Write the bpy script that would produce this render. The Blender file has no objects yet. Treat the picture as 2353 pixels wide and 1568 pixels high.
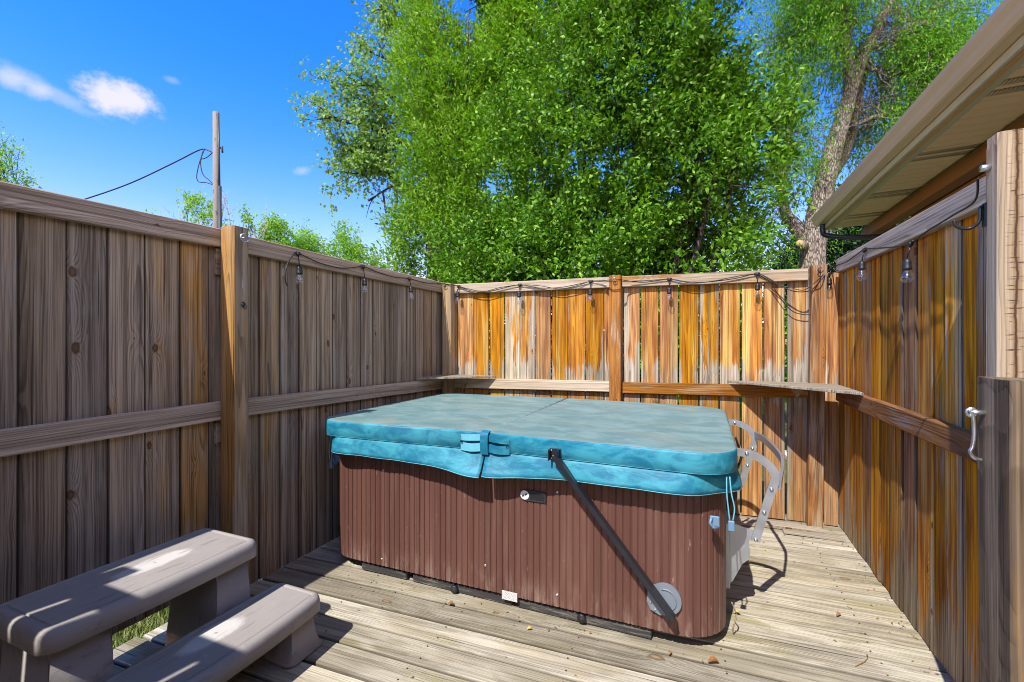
import bpy, bmesh, math, random
import numpy as np
from mathutils import Vector, Matrix

# ------------------------------------------------------------------ scene, camera frame
scene = bpy.context.scene
COL = scene.collection
R = math.radians
YAW = R(22.77)
S_, C_ = math.sin(YAW), math.cos(YAW)
F, CX, CY, H = 1046.0, 1176.5, 784.0, 1.35      # focal length, centre, eye height


def ray(u, v):
    xr, yr = (u - CX) / F, (CY - v) / F
    return Vector((-S_ + C_ * xr, C_ + S_ * xr, yr))


def onX(u, v, X):
    r = ray(u, v); t = X / r.x
    return Vector((X, r.y * t, H + r.z * t))


def onY(u, v, a, b=0.0):
    r = ray(u, v); t = a / (r.y - b * r.x)
    return Vector((r.x * t, r.y * t, H + r.z * t))


def onZ(u, v, z):
    r = ray(u, v); t = (z - H) / r.z
    return Vector((r.x * t, r.y * t, z))


def atD(u, v, d):
    r = ray(u, v)
    return Vector((r.x * d, r.y * d, H + r.z * d))


# ------------------------------------------------------------------ object helpers
def tag(o, label=None, cat=None, group=None, kind=None):
    if label: o['label'] = label
    if cat: o['category'] = cat
    if group: o['group'] = group
    if kind: o['kind'] = kind
    return o


def thing(name, loc, label, cat, group=None):
    o = bpy.data.objects.new(name, None)
    COL.objects.link(o)
    o.location = loc
    o.empty_display_size = 0.1
    return tag(o, label, cat, group)


def abs_loc(o):
    v = Vector(o.location)
    while o.parent:
        o = o.parent
        v += Vector(o.location)
    return v


class MB:
    """collects world-space geometry; build() links it as one mesh object"""
    def __init__(s):
        s.v = []; s.f = []; s.m = []; s.sm = []
        s.co = []; s.nm = []; s.vr = []

    def add(s, vs, fs, mi=0, smooth=False, co=None, nm=None, vr=None):
        b = len(s.v)
        s.v += [tuple(x) for x in vs]
        n = len(vs)
        s.co += co if co else [tuple(x) for x in vs]
        s.nm += nm if nm else [(0, .5, 0)] * n
        s.vr += [vr if vr else (0.37, 0, 1)] * n
        for f in fs:
            s.f.append([b + i for i in f]); s.m.append(mi); s.sm.append(smooth)
        return s

    def build(s, name, mats, parent=None, recalc=True, origin=None):
        me = bpy.data.meshes.new(name)
        if parent is not None:
            org = abs_loc(parent)
        else:
            org = Vector(origin) if origin is not None else Vector((0, 0, 0))
        vs = np.array(s.v, dtype=float) - np.array(org)
        me.from_pydata([tuple(x) for x in vs], [], s.f)
        if not isinstance(mats, (list, tuple)): mats = [mats]
        for m in mats: me.materials.append(m)
        me.polygons.foreach_set('material_index', s.m)
        me.polygons.foreach_set('use_smooth', s.sm)
        for nm, arr in (('bco', s.co), ('bnorm', s.nm), ('bvar', s.vr)):
            a = me.attributes.new(nm, 'FLOAT_VECTOR', 'POINT')
            a.data.foreach_set('vector', np.array(arr, dtype=np.float32).ravel())
        if recalc:
            bm = bmesh.new(); bm.from_mesh(me)
            bmesh.ops.recalc_face_normals(bm, faces=bm.faces)
            bm.to_mesh(me); bm.free()
        me.update()
        o = bpy.data.objects.new(name, me)
        COL.objects.link(o)
        if parent is not None:
            o.parent = parent
        else:
            o.location = org
        return o

    # ---- shapes
    def board(s, o, aw, al, at, W, L, T, rng, warm=0.0, dark=1.0, nseg=4, bev=.003, bow=.002, cup=0.0, cutp=0.0, mi=0):
        """plank: o = middle of the back face at its start"""
        o, aw, al, at = Vector(o), Vector(aw), Vector(al), Vector(at)
        b = bev; h = W / 2
        sec = [(-h + b, 0), (h - b, 0), (h, b), (h, T - b), (h - b, T), (-h + b, T), (-h, T - b), (-h, b)]
        vs, co, nm = [], [], []
        ph = rng.uniform(0, 6.28); tw = rng.uniform(-1, 1) * bow
        for k in range(nseg + 1):
            f = k / nseg
            sh = bow * math.sin(ph + f * 3.0)
            for (w, t) in sec:
                ww = w + sh * .6 + rng.uniform(-.0006, .0006)
                tt = t + tw * (w / h) + sh * .5 + cup * (w / h) ** 2
                p = o + aw * ww + al * (L * f) + at * tt
                vs.append(p); co.append((w, L * f, t)); nm.append((w / h, f, t / T))
        fs = []
        for k in range(nseg):
            for i in range(8):
                a, c = k * 8 + i, k * 8 + (i + 1) % 8
                fs.append((a, c, c + 8, a + 8))
        fs.append(tuple(range(7, -1, -1)))
        fs.append(tuple(range(nseg * 8, nseg * 8 + 8)))
        s.add(vs, fs, mi, False, co, nm, (rng.random(), warm, dark))
        return s

    def box(s, x0, x1, y0, y1, z0, z1, bev=.002, mi=0, rot=0, piv=None):
        b = min(bev, abs(x1 - x0) * .3, abs(y1 - y0) * .3, abs(z1 - z0) * .3)
        bm = bmesh.new()
        bmesh.ops.create_cube(bm, size=1)
        for v in bm.verts:
            v.co = Vector((x0 + (v.co.x + .5) * (x1 - x0), y0 + (v.co.y + .5) * (y1 - y0), z0 + (v.co.z + .5) * (z1 - z0)))
        if b > 0:
            bmesh.ops.bevel(bm, geom=bm.edges[:], offset=b, segments=1, affect='EDGES', profile=.5)
        if rot:
            bmesh.ops.rotate(bm, verts=bm.verts[:], cent=piv or (0, 0, 0), matrix=Matrix.Rotation(rot, 3, 'Z'))
        bm.verts.ensure_lookup_table()
        vs = [v.co.copy() for v in bm.verts]
        s.add(vs, [[v.index for v in f.verts] for f in bm.faces], mi)
        bm.free()
        return s

    def tube(s, pts, rad, n=8, mi=0, smooth=True, cap=True, flat=None):
        """tube along pts; rad a number or list; flat=(rx, rz, up) gives a flat bar section"""
        pts = [Vector(p) for p in pts]
        N = len(pts)
        if not isinstance(rad, (list, tuple)): rad = [rad] * N
        up = Vector((0, 0, 1))
        vs = []
        prev = None
        for i, p in enumerate(pts):
            t = (pts[min(i + 1, N - 1)] - pts[max(i - 1, 0)]).normalized()
            if prev is None:
                a = Vector(flat[2]) if flat else (Vector((1, 0, 0)) if abs(t.z) > .8 else up)
                a = (a - t * a.dot(t)).normalized()
            else:
                a = (prev - t * prev.dot(t)).normalized()
            prev = a
            b = t.cross(a)
            for k in range(n):
                th = 2 * math.pi * k / n + (math.pi / 4 if n == 4 else 0)
                ra, rb = (flat[0] * 1.414, flat[1] * 1.414) if flat else (rad[i], rad[i])
                vs.append(p + a * (math.cos(th) * ra) + b * (math.sin(th) * rb))
        fs = []
        for i in range(N - 1):
            for k in range(n):
                fs.append((i * n + k, i * n + (k + 1) % n, (i + 1) * n + (k + 1) % n, (i + 1) * n + k))
        if cap:
            fs.append(tuple(range(n - 1, -1, -1)))
            fs.append(tuple(range((N - 1) * n, N * n)))
        s.add(vs, fs, mi, smooth and not flat)
        return s

    def lathe(s, c, axis, prof, n=14, mi=0, smooth=True):
        """prof = [(radius, along)]"""
        c, ax = Vector(c), Vector(axis).normalized()
        a = ax.orthogonal().normalized(); b = ax.cross(a)
        vs = []
        for (r, h) in prof:
            for k in range(n):
                th = 2 * math.pi * k / n
                vs.append(c + ax * h + a * (math.cos(th) * r) + b * (math.sin(th) * r))
        fs = []
        for i in range(len(prof) - 1):
            for k in range(n):
                fs.append((i * n + k, i * n + (k + 1) % n, (i + 1) * n + (k + 1) % n, (i + 1) * n + k))
        fs.append(tuple(range(n - 1, -1, -1)))
        fs.append(tuple(range((len(prof) - 1) * n, len(prof) * n)))
        s.add(vs, fs, mi, smooth)
        return s

    def slab(s, outline, prof, zf=None, mi=0, mi_top=None, smooth=True):
        """closed outline (ccw, list of (x,y)); prof = [(inset, z)] from bottom to top"""
        n = len(outline)
        P = [Vector((x, y)) for x, y in outline]
        nr = []
        for i in range(n):
            e1 = (P[i] - P[i - 1]).normalized(); e2 = (P[(i + 1) % n] - P[i]).normalized()
            t = (e1 + e2)
            t = t.normalized() if t.length > 1e-6 else e1
            k = max(.35, Vector((e1.y, -e1.x)).dot(Vector((t.y, -t.x))))
            nr.append(Vector((t.y, -t.x)) / k)
        vs = []
        for ins, z in prof:
            for i in range(n):
                q = P[i] - nr[i] * ins
                vs.append((q.x, q.y, z + (zf(q.x, q.y) if zf else 0)))
        fs = []
        for j in range(len(prof) - 1):
            for i in range(n):
                fs.append((j * n + i, j * n + (i + 1) % n, (j + 1) * n + (i + 1) % n, (j + 1) * n + i))
        s.add(vs, fs, mi, smooth)
        b = len(s.v) - len(vs)
        s.f.append([b + i for i in range(n - 1, -1, -1)]); s.m.append(mi); s.sm.append(False)
        k = (len(prof) - 1) * n
        s.f.append([b + k + i for i in range(n)]); s.m.append(mi if mi_top is None else mi_top); s.sm.append(False)
        return s

    def prism(s, poly, d, mi=0):
        """extrude a planar polygon (3D points) by vector d"""
        n = len(poly); d = Vector(d)
        vs = [Vector(p) for p in poly] + [Vector(p) + d for p in poly]
        fs = [tuple(range(n - 1, -1, -1)), tuple(range(n, 2 * n))]
        for i in range(n): fs.append((i, (i + 1) % n, n + (i + 1) % n, n + i))
        s.add(vs, fs, mi)
        return s


def rrect(x0, x1, y0, y1, r, k=10):
    """rounded rectangle ccw"""
    pts = []
    for cx, cy, a0 in ((x1 - r, y0 + r, -90), (x1 - r, y1 - r, 0), (x0 + r, y1 - r, 90), (x0 + r, y0 + r, 180)):
        for i in range(k + 1):
            a = R(a0 + 90 * i / k)
            pts.append((cx + r * math.cos(a), cy + r * math.sin(a)))
    return pts


def smooth_path(pts, k=6):
    """Catmull-Rom through pts"""
    P = [Vector(p) for p in pts]
    out = []
    for i in range(len(P) - 1):
        p0, p1, p2, p3 = P[max(i - 1, 0)], P[i], P[i + 1], P[min(i + 2, len(P) - 1)]
        for j in range(k):
            t = j / k
            out.append(.5 * ((2 * p1) + (p2 - p0) * t + (2 * p0 - 5 * p1 + 4 * p2 - p3) * t * t + (3 * p1 - p0 - 3 * p2 + p3) * t ** 3))
    out.append(P[-1])
    return out


# ------------------------------------------------------------------ material helpers
class NT:
    def __init__(s, name):
        s.mat = bpy.data.materials.new(name)
        s.mat.use_nodes = True
        s.t = s.mat.node_tree
        s.t.nodes.clear()
        s.out = s.t.nodes.new('ShaderNodeOutputMaterial')

    def n(s, typ, **kw):
        x = s.t.nodes.new(typ)
        for k, v in kw.items(): setattr(x, k, v)
        return x

    def put(s, sock, val):
        if isinstance(val, bpy.types.NodeSocket): s.t.links.new(val, sock)
        else: sock.default_value = val

    def m(s, op, a, b=None, c=None, clamp=False):
        x = s.n('ShaderNodeMath', operation=op, use_clamp=clamp)
        for i, q in enumerate((a, b, c)):
            if q is not None: s.put(x.inputs[i], q)
        return x.outputs[0]

    def vm(s, op, a, b=None):
        x = s.n('ShaderNodeVectorMath', operation=op)
        s.put(x.inputs[0], a)
        if b is not None: s.put(x.inputs[1], b)
        return x.outputs['Value'] if op in ('DOT_PRODUCT', 'LENGTH', 'DISTANCE') else x.outputs[0]

    def sep(s, v):
        x = s.n('ShaderNodeSeparateXYZ'); s.put(x.inputs[0], v); return x.outputs

    def comb(s, a, b, c):
        x = s.n('ShaderNodeCombineXYZ')
        for i, q in enumerate((a, b, c)): s.put(x.inputs[i], q)
        return x.outputs[0]

    def attr(s, nm):
        return s.n('ShaderNodeAttribute', attribute_name=nm)

    def noise(s, v, scale=1.0, detail=2.0, rough=.5, dist=0.0):
        x = s.n('ShaderNodeTexNoise')
        s.put(x.inputs['Vector'], v)
        x.inputs['Scale'].default_value = scale; x.inputs['Detail'].default_value = detail
        x.inputs['Roughness'].default_value = rough; x.inputs['Distortion'].default_value = dist
        return x.outputs['Fac']

    def mul(s, v, t): return s.vm('MULTIPLY', v, t)

    def ss(s, v, a, b, lo=0.0, hi=1.0):
        x = s.n('ShaderNodeMapRange', interpolation_type='SMOOTHSTEP')
        s.put(x.inputs['Value'], v)
        s.put(x.inputs['From Min'], a); s.put(x.inputs['From Max'], b)
        x.inputs['To Min'].default_value = lo; x.inputs['To Max'].default_value = hi
        return x.outputs[0]

    def mix(s, f, a, b, mode='MIX'):
        x = s.n('ShaderNodeMix', data_type='RGBA', blend_type=mode)
        s.put(x.inputs['Factor'], f)
        for i, q in ((6, a), (7, b)):
            if isinstance(q, (tuple, list)): q = (*q[:3], 1)
            s.put(x.inputs[i], q)
        return x.outputs[2]

    def scale(s, col, f):
        return s.mix(1.0, col, s.comb(f, f, f), 'MULTIPLY')

    def bump(s, h, strength=.3, dist=.003):
        x = s.n('ShaderNodeBump')
        x.inputs['Strength'].default_value = strength; x.inputs['Distance'].default_value = dist
        s.put(x.inputs['Height'], h)
        return x.outputs[0]

    def bsdf(s, col, rough=.7, metal=0.0, normal=None, spec=.5, **kw):
        b = s.n('ShaderNodeBsdfPrincipled')
        if isinstance(col, (tuple, list)): col = (*col[:3], 1)
        s.put(b.inputs['Base Color'], col); s.put(b.inputs['Roughness'], rough)
        b.inputs['Metallic'].default_value = metal
        b.inputs['Specular IOR Level'].default_value = spec
        if normal is not None: s.put(b.inputs['Normal'], normal)
        for k, v in kw.items(): s.put(b.inputs[k], v)
        s.t.links.new(b.outputs[0], s.out.inputs[0])
        return b


def wood(name, gray, gray2, warm, warm2, bias=0.0, edge=.25, line_dark=.45, ring=.009, stain=.35, lo=.42, hi=.62,
         zone=None, green=None, bump=.5, knotc=(.10, .045, .018), knot_scale=3.4, pale=None, streaks=0.0, checks=0.0, ys=1.0, fine_dark=.35, patch=None, low=None, seam=0.0, knot_thr=.36):
    """weathered board wood in plank-local metres (bco), with rings, knots, fibres and patches"""
    g = NT(name)
    co = g.attr('bco').outputs['Vector']; nm = g.sep(g.attr('bnorm').outputs['Vector'])
    vr = g.sep(g.attr('bvar').outputs['Vector'])
    seed, wv, dk = vr[0], vr[1], vr[2]
    cs = g.sep(co)
    off = g.comb(g.m('MULTIPLY', seed, 53.0), g.m('MULTIPLY', seed, 97.0), g.m('MULTIPLY', seed, 31.0))
    P = g.vm('ADD', co, off)
    wav = g.noise(g.mul(P, (6, 1.0, 6)), 1, 3)
    v = g.n('ShaderNodeTexVoronoi', voronoi_dimensions='2D')
    g.put(v.inputs['Vector'], g.mul(P, (1.0, .52, 0)))
    v.inputs['Scale'].default_value = knot_scale
    d = v.outputs['Distance']; rnd = g.sep(v.outputs['Color'])[0]
    kr = g.m('MULTIPLY', g.m('MAXIMUM', g.m('SUBTRACT', rnd, knot_thr), 0.0005), .075)
    q = g.m('DIVIDE', g.m('ADD', d, g.m('MULTIPLY', g.m('SUBTRACT', g.noise(g.mul(P, (70, 30, 70)), 1, 3), .5), .05)), kr)
    knot = g.ss(q, .75, 1.15, 1, 0)
    kin = g.ss(q, .25, .8, 1, 0)
    halo = g.m('MULTIPLY', g.ss(q, 1.0, 3.2, 1, 0), .8)
    bulge = g.m('MULTIPLY', g.m('EXPONENT', g.m('MULTIPLY', d, -11.0)), g.m('MULTIPLY', rnd, 6.5))
    rx = g.m('ADD', g.m('ADD', cs[0], g.m('MULTIPLY', g.m('SUBTRACT', seed, .5), .26)), g.m('MULTIPLY', g.m('SUBTRACT', wav, .5), .036))
    rz = g.m('ADD', .006, g.m('MULTIPLY', g.noise(g.mul(P, (0, .6, 0)), 1, 1), .07))
    rr = g.m('SQRT', g.m('ADD', g.m('MULTIPLY', rx, rx), g.m('MULTIPLY', rz, rz)))
    fine = g.noise(g.mul(P, (30, 2.5, 30)), 1, 2)
    ringv = g.m('ADD', g.m('ADD', g.m('DIVIDE', rr, ring), bulge), g.m('ADD', g.m('MULTIPLY', fine, 1.1), g.m('MULTIPLY', g.noise(g.comb(g.m('MULTIPLY', rr, 60), seed, 0), 1, 2), 2.5)))
    fr = g.m('FRACT', ringv)
    line = g.m('MULTIPLY', g.m('MULTIPLY', g.ss(fr, .35, .86), g.ss(fr, .9, 1.0, 1, 0)), g.ss(g.noise(g.mul(P, (42, 1.6, 42)), 1, 3, .6), .34, .62))
    fibre = g.noise(g.mul(P, (230, 3.5, 230)), 1, 3, .65)
    streak = g.noise(g.mul(P, (34, .5 * ys, 34)), 1, 3, .6)
    blot = g.noise(g.mul(P, (11, 1.5 * ys, 11)), 1, 3, .6)
    drip = g.noise(g.mul(P, (24, .8 * ys, 24)), 1, 4, .7, .4)
    e = g.m('MULTIPLY', g.m('POWER', g.m('ABSOLUTE', nm[0]), 2.0), edge)
    wm = g.m('ADD', g.m('MULTIPLY', blot, .62), g.m('MULTIPLY', streak, .38))
    wm = g.m('SUBTRACT', g.m('ADD', g.m('ADD', wm, wv), bias), e)
    if zone:   # grey band of weathering: full grey below zone[0], none above zone[1] (metres along the board)
        zz = g.m('ADD', cs[1], g.m('MULTIPLY', g.m('SUBTRACT', drip, .5), .5))
        zmask = g.ss(zz, zone[0], zone[1], 1, 0)
        if len(zone) > 3: zmask = g.m('MULTIPLY', zmask, g.ss(cs[1], zone[3], zone[3] + .2))
        wm = g.m('SUBTRACT', wm, g.m('MULTIPLY', zmask, zone[2]))
    wm = g.m('ADD', wm, g.m('MULTIPLY', halo, .10))
    fz = g.noise(g.mul(P, (150, 5, 150)), 1, 3, .65)
    wm = g.m('ADD', wm, g.m('MULTIPLY', g.m('SUBTRACT', fz, .5), .32))
    mask = g.ss(wm, lo + .03, hi - .03)
    cg = g.mix(g.ss(streak, .35, .65), gray, gray2)
    cw = g.mix(g.ss(fine, .35, .68), warm, warm2)
    if pale:
        cw = g.mix(g.m('MULTIPLY', g.ss(g.noise(g.mul(P, (16, .7, 16)), 1, 2), .52, .68), .85), cw, pale)
    col = g.mix(mask, cg, cw)
    if green:
        col = g.mix(g.m('MULTIPLY', g.ss(g.noise(g.mul(P, (6, 1.1, 6)), 1, 3), .5, .7), .55), col, green)
    if patch:   # blotchy wear
        pn = g.noise(g.mul(P, (10, 2.6, 10)), 1, 6, .65, .3)
        col = g.mix(g.m('MULTIPLY', g.ss(pn, .46, .64), patch[3]), col, patch[:3])
    if low:     # lower part of the boards has gone browner
        col = g.mix(g.m('MULTIPLY', g.ss(g.m('ADD', cs[1], g.m('MULTIPLY', g.m('SUBTRACT', drip, .5), .4)), low[3], low[3] - .15), low[4]), col, low[:3])
    st = g.m('MULTIPLY', g.ss(drip, .56, .74), stain)
    col = g.mix(st, col, (gray[0] * .28, gray[1] * .27, gray[2] * .27))
    if zone:
        col = g.mix(g.m('MULTIPLY', g.m('MULTIPLY', zmask, g.ss(drip, .45, .62)), .55), col, (gray[0] * .3, gray[1] * .3, gray[2] * .31))
    fd = g.noise(g.mul(P, (120, 1.3, 120)), 1, 4, .7)
    col = g.mix(g.m('MULTIPLY', g.ss(fd, .5, .72), fine_dark), col, (gray[0] * .25, gray[1] * .23, gray[2] * .2))
    hs = g.n('ShaderNodeHueSaturation')
    g.put(hs.inputs['Color'], col)
    sh = g.m('FRACT', g.m('MULTIPLY', seed, 7.31))
    g.put(hs.inputs['Saturation'], g.m('ADD', .84, g.m('MULTIPLY', sh, .30)))
    g.put(hs.inputs['Value'], g.m('ADD', .80, g.m('MULTIPLY', g.m('FRACT', g.m('MULTIPLY', seed, 13.7)), .40)))
    col = hs.outputs[0]
    if streaks:   # narrow dark weather streaks running down the board
        sk = g.noise(g.mul(P, (75, .45, 75)), 1, 3, .6)
        col = g.mix(g.m('MULTIPLY', g.ss(sk, .52, .66), streaks), col, (.045, .028, .014))
    k = g.m('SUBTRACT', 1.0, g.m('MULTIPLY', line, line_dark))
    k = g.m('MULTIPLY', k, g.m('ADD', .66, g.m('MULTIPLY', fibre, .68)))
    k = g.m('MULTIPLY', k, dk)
    col = g.scale(col, k)
    if seam:   # grime along the board edges, the shade of the gaps painted in with it
        sn = g.m('ADD', g.m('ABSOLUTE', nm[0]), g.m('MULTIPLY', g.m('SUBTRACT', streak, .5), .10))
        col = g.mix(g.m('MULTIPLY', g.ss(sn, .90, .985), seam), col, (.035, .024, .016))
    kc = g.mix(kin, (knotc[0] * .6, knotc[1] * .6, knotc[2] * .6), (knotc[0] * 1.5, knotc[1] * 1.4, knotc[2] * 1.3))
    col = g.mix(g.m('MULTIPLY', knot, .85), col, kc)
    crack = g.ss(g.noise(g.mul(P, (70, 1.0, 70)), 1, 2, .5), .70, .74)
    col = g.mix(g.m('MULTIPLY', crack, .75), col, (.02, .016, .013))
    if checks:   # one deep drying crack with short cross checks beside it
        cxv = g.m('ADD', g.m('SUBTRACT', cs[0], checks), g.m('MULTIPLY', g.m('SUBTRACT', g.noise(g.mul(P, (0, 9, 0)), 1, 3, .7), .5), .016))
        ac = g.m('ABSOLUTE', cxv)
        ck = g.ss(ac, .0012, .004, 1, 0)
        tr = g.m('MULTIPLY', g.ss(g.noise(g.mul(P, (18, 190, 18)), 1, 2, .6), .60, .66), g.ss(ac, .008, .028, 1, 0))
        rust = g.m('MULTIPLY', g.ss(ac, .002, .014, 1, 0), .6)
        col = g.mix(rust, col, (.22, .10, .03))
        crack = g.m('MAXIMUM', crack, g.m('MAXIMUM', ck, tr))
        col = g.mix(g.m('MULTIPLY', crack, .85), col, (.03, .02, .014))
    h = g.m('ADD', g.m('MULTIPLY', line, .6), g.m('MULTIPLY', fibre, .8))
    h = g.m('SUBTRACT', h, g.m('MULTIPLY', crack, 1.0))
    g.bsdf(col, .82, 0, g.bump(h, bump, .0025), .25)
    return g.mat


def plain(name, col, rough=.6, metal=0.0, var=.12, nscale=9.0, bump=0.0, spec=.5, fine=0.0):
    """solid material with a little dirt and unevenness"""
    g = NT(name)
    tc = g.n('ShaderNodeTexCoord').outputs['Object']
    a = g.noise(tc, nscale, 5, .6)
    c = g.mix(a, tuple(x * (1 - var) for x in col), tuple(min(1, x * (1 + var)) for x in col))
    r = g.ss(a, .3, .7, max(.05, rough - .1), min(1, rough + .1))
    nrm = None
    if bump: nrm = g.bump(g.noise(tc, fine or nscale * 8, 3), bump, .002)
    g.bsdf(c, r, metal, nrm, spec)
    return g.mat


def leaf_mat(name, dark, light, rough=.4, trans=.35, hue=None):
    g = NT(name)
    lv = g.sep(g.attr('bvar').outputs['Vector'])
    c = g.mix(lv[0], dark, light)
    if hue: c = g.mix(g.ss(lv[1], .8, 1.0), c, hue)
    b = g.bsdf(c, rough, 0, None, .25)
    t = g.n('ShaderNodeBsdfTranslucent')
    g.put(t.inputs[0], g.mix(1.0, c, (1.3, 1.5, .5), 'MULTIPLY'))
    mx = g.n('ShaderNodeMixShader'); mx.inputs[0].default_value = trans
    g.t.links.new(b.outputs[0], mx.inputs[1]); g.t.links.new(t.outputs[0], mx.inputs[2])
    g.t.links.new(mx.outputs[0], g.out.inputs[0])
    return g.mat


M = {}
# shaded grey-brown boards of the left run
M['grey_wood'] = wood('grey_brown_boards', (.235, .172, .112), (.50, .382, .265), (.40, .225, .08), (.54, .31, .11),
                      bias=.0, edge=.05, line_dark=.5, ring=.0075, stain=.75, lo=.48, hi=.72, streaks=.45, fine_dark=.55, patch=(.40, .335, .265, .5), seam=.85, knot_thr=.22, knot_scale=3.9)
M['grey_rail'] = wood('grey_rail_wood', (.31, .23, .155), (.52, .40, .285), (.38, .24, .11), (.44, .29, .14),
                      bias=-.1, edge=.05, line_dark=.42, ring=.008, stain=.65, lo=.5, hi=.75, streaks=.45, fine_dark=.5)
# sunlit orange boards of the back run
M['orange_wood'] = wood('orange_stained_boards', (.38, .31, .22), (.62, .53, .40), (.58, .245, .022), (.33, .10, .006),
                        bias=.16, edge=.17, line_dark=.45, ring=.009, stain=.45, lo=.40, hi=.56,
                        zone=(1.08, 1.22, .20, .80), pale=(.70, .45, .13), streaks=.6, low=(.26, .165, .085, .95, .45), seam=.45)
M['orange_rail'] = wood('orange_rail_wood', (.44, .34, .23), (.60, .49, .35), (.50, .215, .04), (.46, .25, .09),
                        bias=-.04, edge=.0, line_dark=.45, ring=.009, stain=.5, lo=.42, hi=.64, streaks=.4)
M['brown_post'] = wood('brown_post_wood', (.38, .27, .155), (.52, .38, .24), (.40, .165, .035), (.27, .095, .016),
                       bias=.03, edge=.0, line_dark=.5, ring=.009, stain=.4, lo=.42, hi=.62, streaks=.45)
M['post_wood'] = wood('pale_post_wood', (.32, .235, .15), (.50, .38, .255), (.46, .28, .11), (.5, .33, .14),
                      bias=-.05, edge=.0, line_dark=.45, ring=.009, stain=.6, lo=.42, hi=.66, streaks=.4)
M['sunlit_post'] = wood('sunlit_golden_post_side', (.46, .28, .11), (.54, .36, .15), (.48, .25, .06), (.42, .20, .045),
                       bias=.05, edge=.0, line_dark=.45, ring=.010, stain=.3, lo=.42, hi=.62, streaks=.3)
# right run
M['amber_wood'] = wood('amber_stained_boards', (.38, .285, .18), (.60, .47, .31), (.74, .30, .030), (.37, .115, .012),
                       bias=.10, edge=.12, line_dark=.5, ring=.008, stain=.7, lo=.38, hi=.56,
                       zone=(-.05, .45, .22), pale=(.78, .45, .11), streaks=.7, fine_dark=.38, seam=.75)
M['grey_post'] = wood('bleached_post_wood', (.36, .285, .20), (.54, .44, .325), (.50, .33, .16), (.48, .31, .14),
                      bias=-.08, edge=.0, line_dark=.28, ring=.010, stain=.8, lo=.46, hi=.7, streaks=.5, checks=-.055, fine_dark=.55)
M['gate_wood'] = wood('streaked_gate_wood', (.15, .108, .072), (.37, .28, .19), (.38, .22, .075), (.26, .125, .04),
                      bias=-.05, edge=.0, line_dark=.3, ring=.010, stain=.95, lo=.44, hi=.7, streaks=.9, fine_dark=.6)
M['shelf_wood'] = wood('silver_shelf_wood', (.32, .27, .205), (.46, .395, .31), (.38, .28, .17), (.34, .25, .15),
                       bias=-.16, edge=.0, line_dark=.5, ring=.007, stain=.55, streaks=.4, fine_dark=.5)
M['deck_wood'] = wood('weathered_deck_wood', (.295, .258, .192), (.44, .392, .30), (.38, .32, .19), (.42, .35, .21),
                      bias=-.05, edge=.0, line_dark=.22, ring=.011, stain=.38, lo=.45, hi=.75,
                      green=(.27, .235, .075), bump=.9, knotc=(.2, .14, .085), knot_scale=2.8, knot_thr=.25, streaks=.2, ys=3.0, fine_dark=.24,
                      seam=.55, patch=(.53, .485, .38, .85))
SKY_SAT, SKY_VAL, SKY_STR, SUN_E, EXPOSURE = 1.32, 2.0, .15, 4.2, 0.7
CLOUD = (3.9, 3.75, 3.85, 1)
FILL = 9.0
M['amber_rail'] = wood('amber_rail_wood', (.30, .24, .19), (.42, .34, .26), (.36, .15, .035), (.27, .10, .02),
                       bias=.10, edge=.0, line_dark=.5, ring=.012, stain=.4, lo=.42, hi=.62)
M['amber_top_rail'] = wood('mossy_grey_rail_wood', (.27, .235, .20), (.40, .35, .29), (.36, .27, .12), (.38, .25, .11),
                           bias=-.08, edge=.0, line_dark=.5, ring=.009, stain=.6, lo=.46, hi=.7)
M['black_plastic'] = plain('black_plastic', (.012, .013, .016), .45, 0, .2)
M['black_metal'] = plain('black_painted_aluminium', (.022, .024, .032), .38, .2, .2, bump=.05)
M['galv'] = plain('dull_aluminium', (.42, .45, .49), .42, .75, .15, 14, bump=.05)
M['steel'] = plain('zinc_steel', (.55, .58, .62), .3, .9, .15, 30)
M['cord'] = plain('black_rubber_cord', (.015, .014, .014), .5)
M['step'] = None
rng = random.Random(7)
X3, Y3, Z3 = Vector((1, 0, 0)), Vector((0, 1, 0)), Vector((0, 0, 1))

# ================================================================== ground, deck, grass
g = NT('lawn_soil')
tc = g.n('ShaderNodeTexCoord').outputs['Object']
cc = g.mix(g.noise(tc, 1.3, 6, .6), (.05, .085, .022), (.12, .15, .05))
g.bsdf(g.mix(g.ss(g.noise(tc, 6, 4), .5, .7), cc, (.16, .13, .075)), .95, 0, g.bump(g.noise(tc, 40, 4), .6, .02), .1)
mb = MB()
mb.add([(-300, -300, -.16), (300, -300, -.16), (300, 300, -.16), (-300, 300, -.16)], [(0, 1, 2, 3)])
tag(mb.build('ground', g.mat), kind='structure')

mb = MB()
ang = R(2.3)
al = Vector((math.cos(ang), math.sin(ang), 0)); aw = Vector((-math.sin(ang), math.cos(ang), 0))
y = -.40; k = 0
joints = {}
while y < 4.02:
    W = .134
    yc = y + W / 2
    # clip by the yard: planks run from the left edge to the right fence
    x0, x1 = -2.375 + rng.uniform(-.012, .006), .93
    cuts = [x0, x1]
    # butt joints
    yj = yc - .03
    if .9 < yc < 1.66 and k % 2 == 0: cuts = [x0, -1.06 + rng.uniform(-.01, .01), x1]
    elif k % 3 == 1: cuts = [x0, rng.choice([-1.75, -.45, .3]) + rng.uniform(-.1, .1), x1]
    for a, b in zip(cuts[:-1], cuts[1:]):
        o = Vector((a, 0, -.038)) + Vector((0, yc + math.tan(ang) * (a + 1.0), 0))
        mb.board(o, aw, al, Z3, W, (b - a - .004) / math.cos(ang), .038 + rng.uniform(-.0015, .001), rng,
                 rng.uniform(-.06, .06), rng.uniform(.8, 1.12), nseg=8, bev=.006, bow=.002, cup=-.002)
    y += .1436; k += 1
yk = -.40
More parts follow.
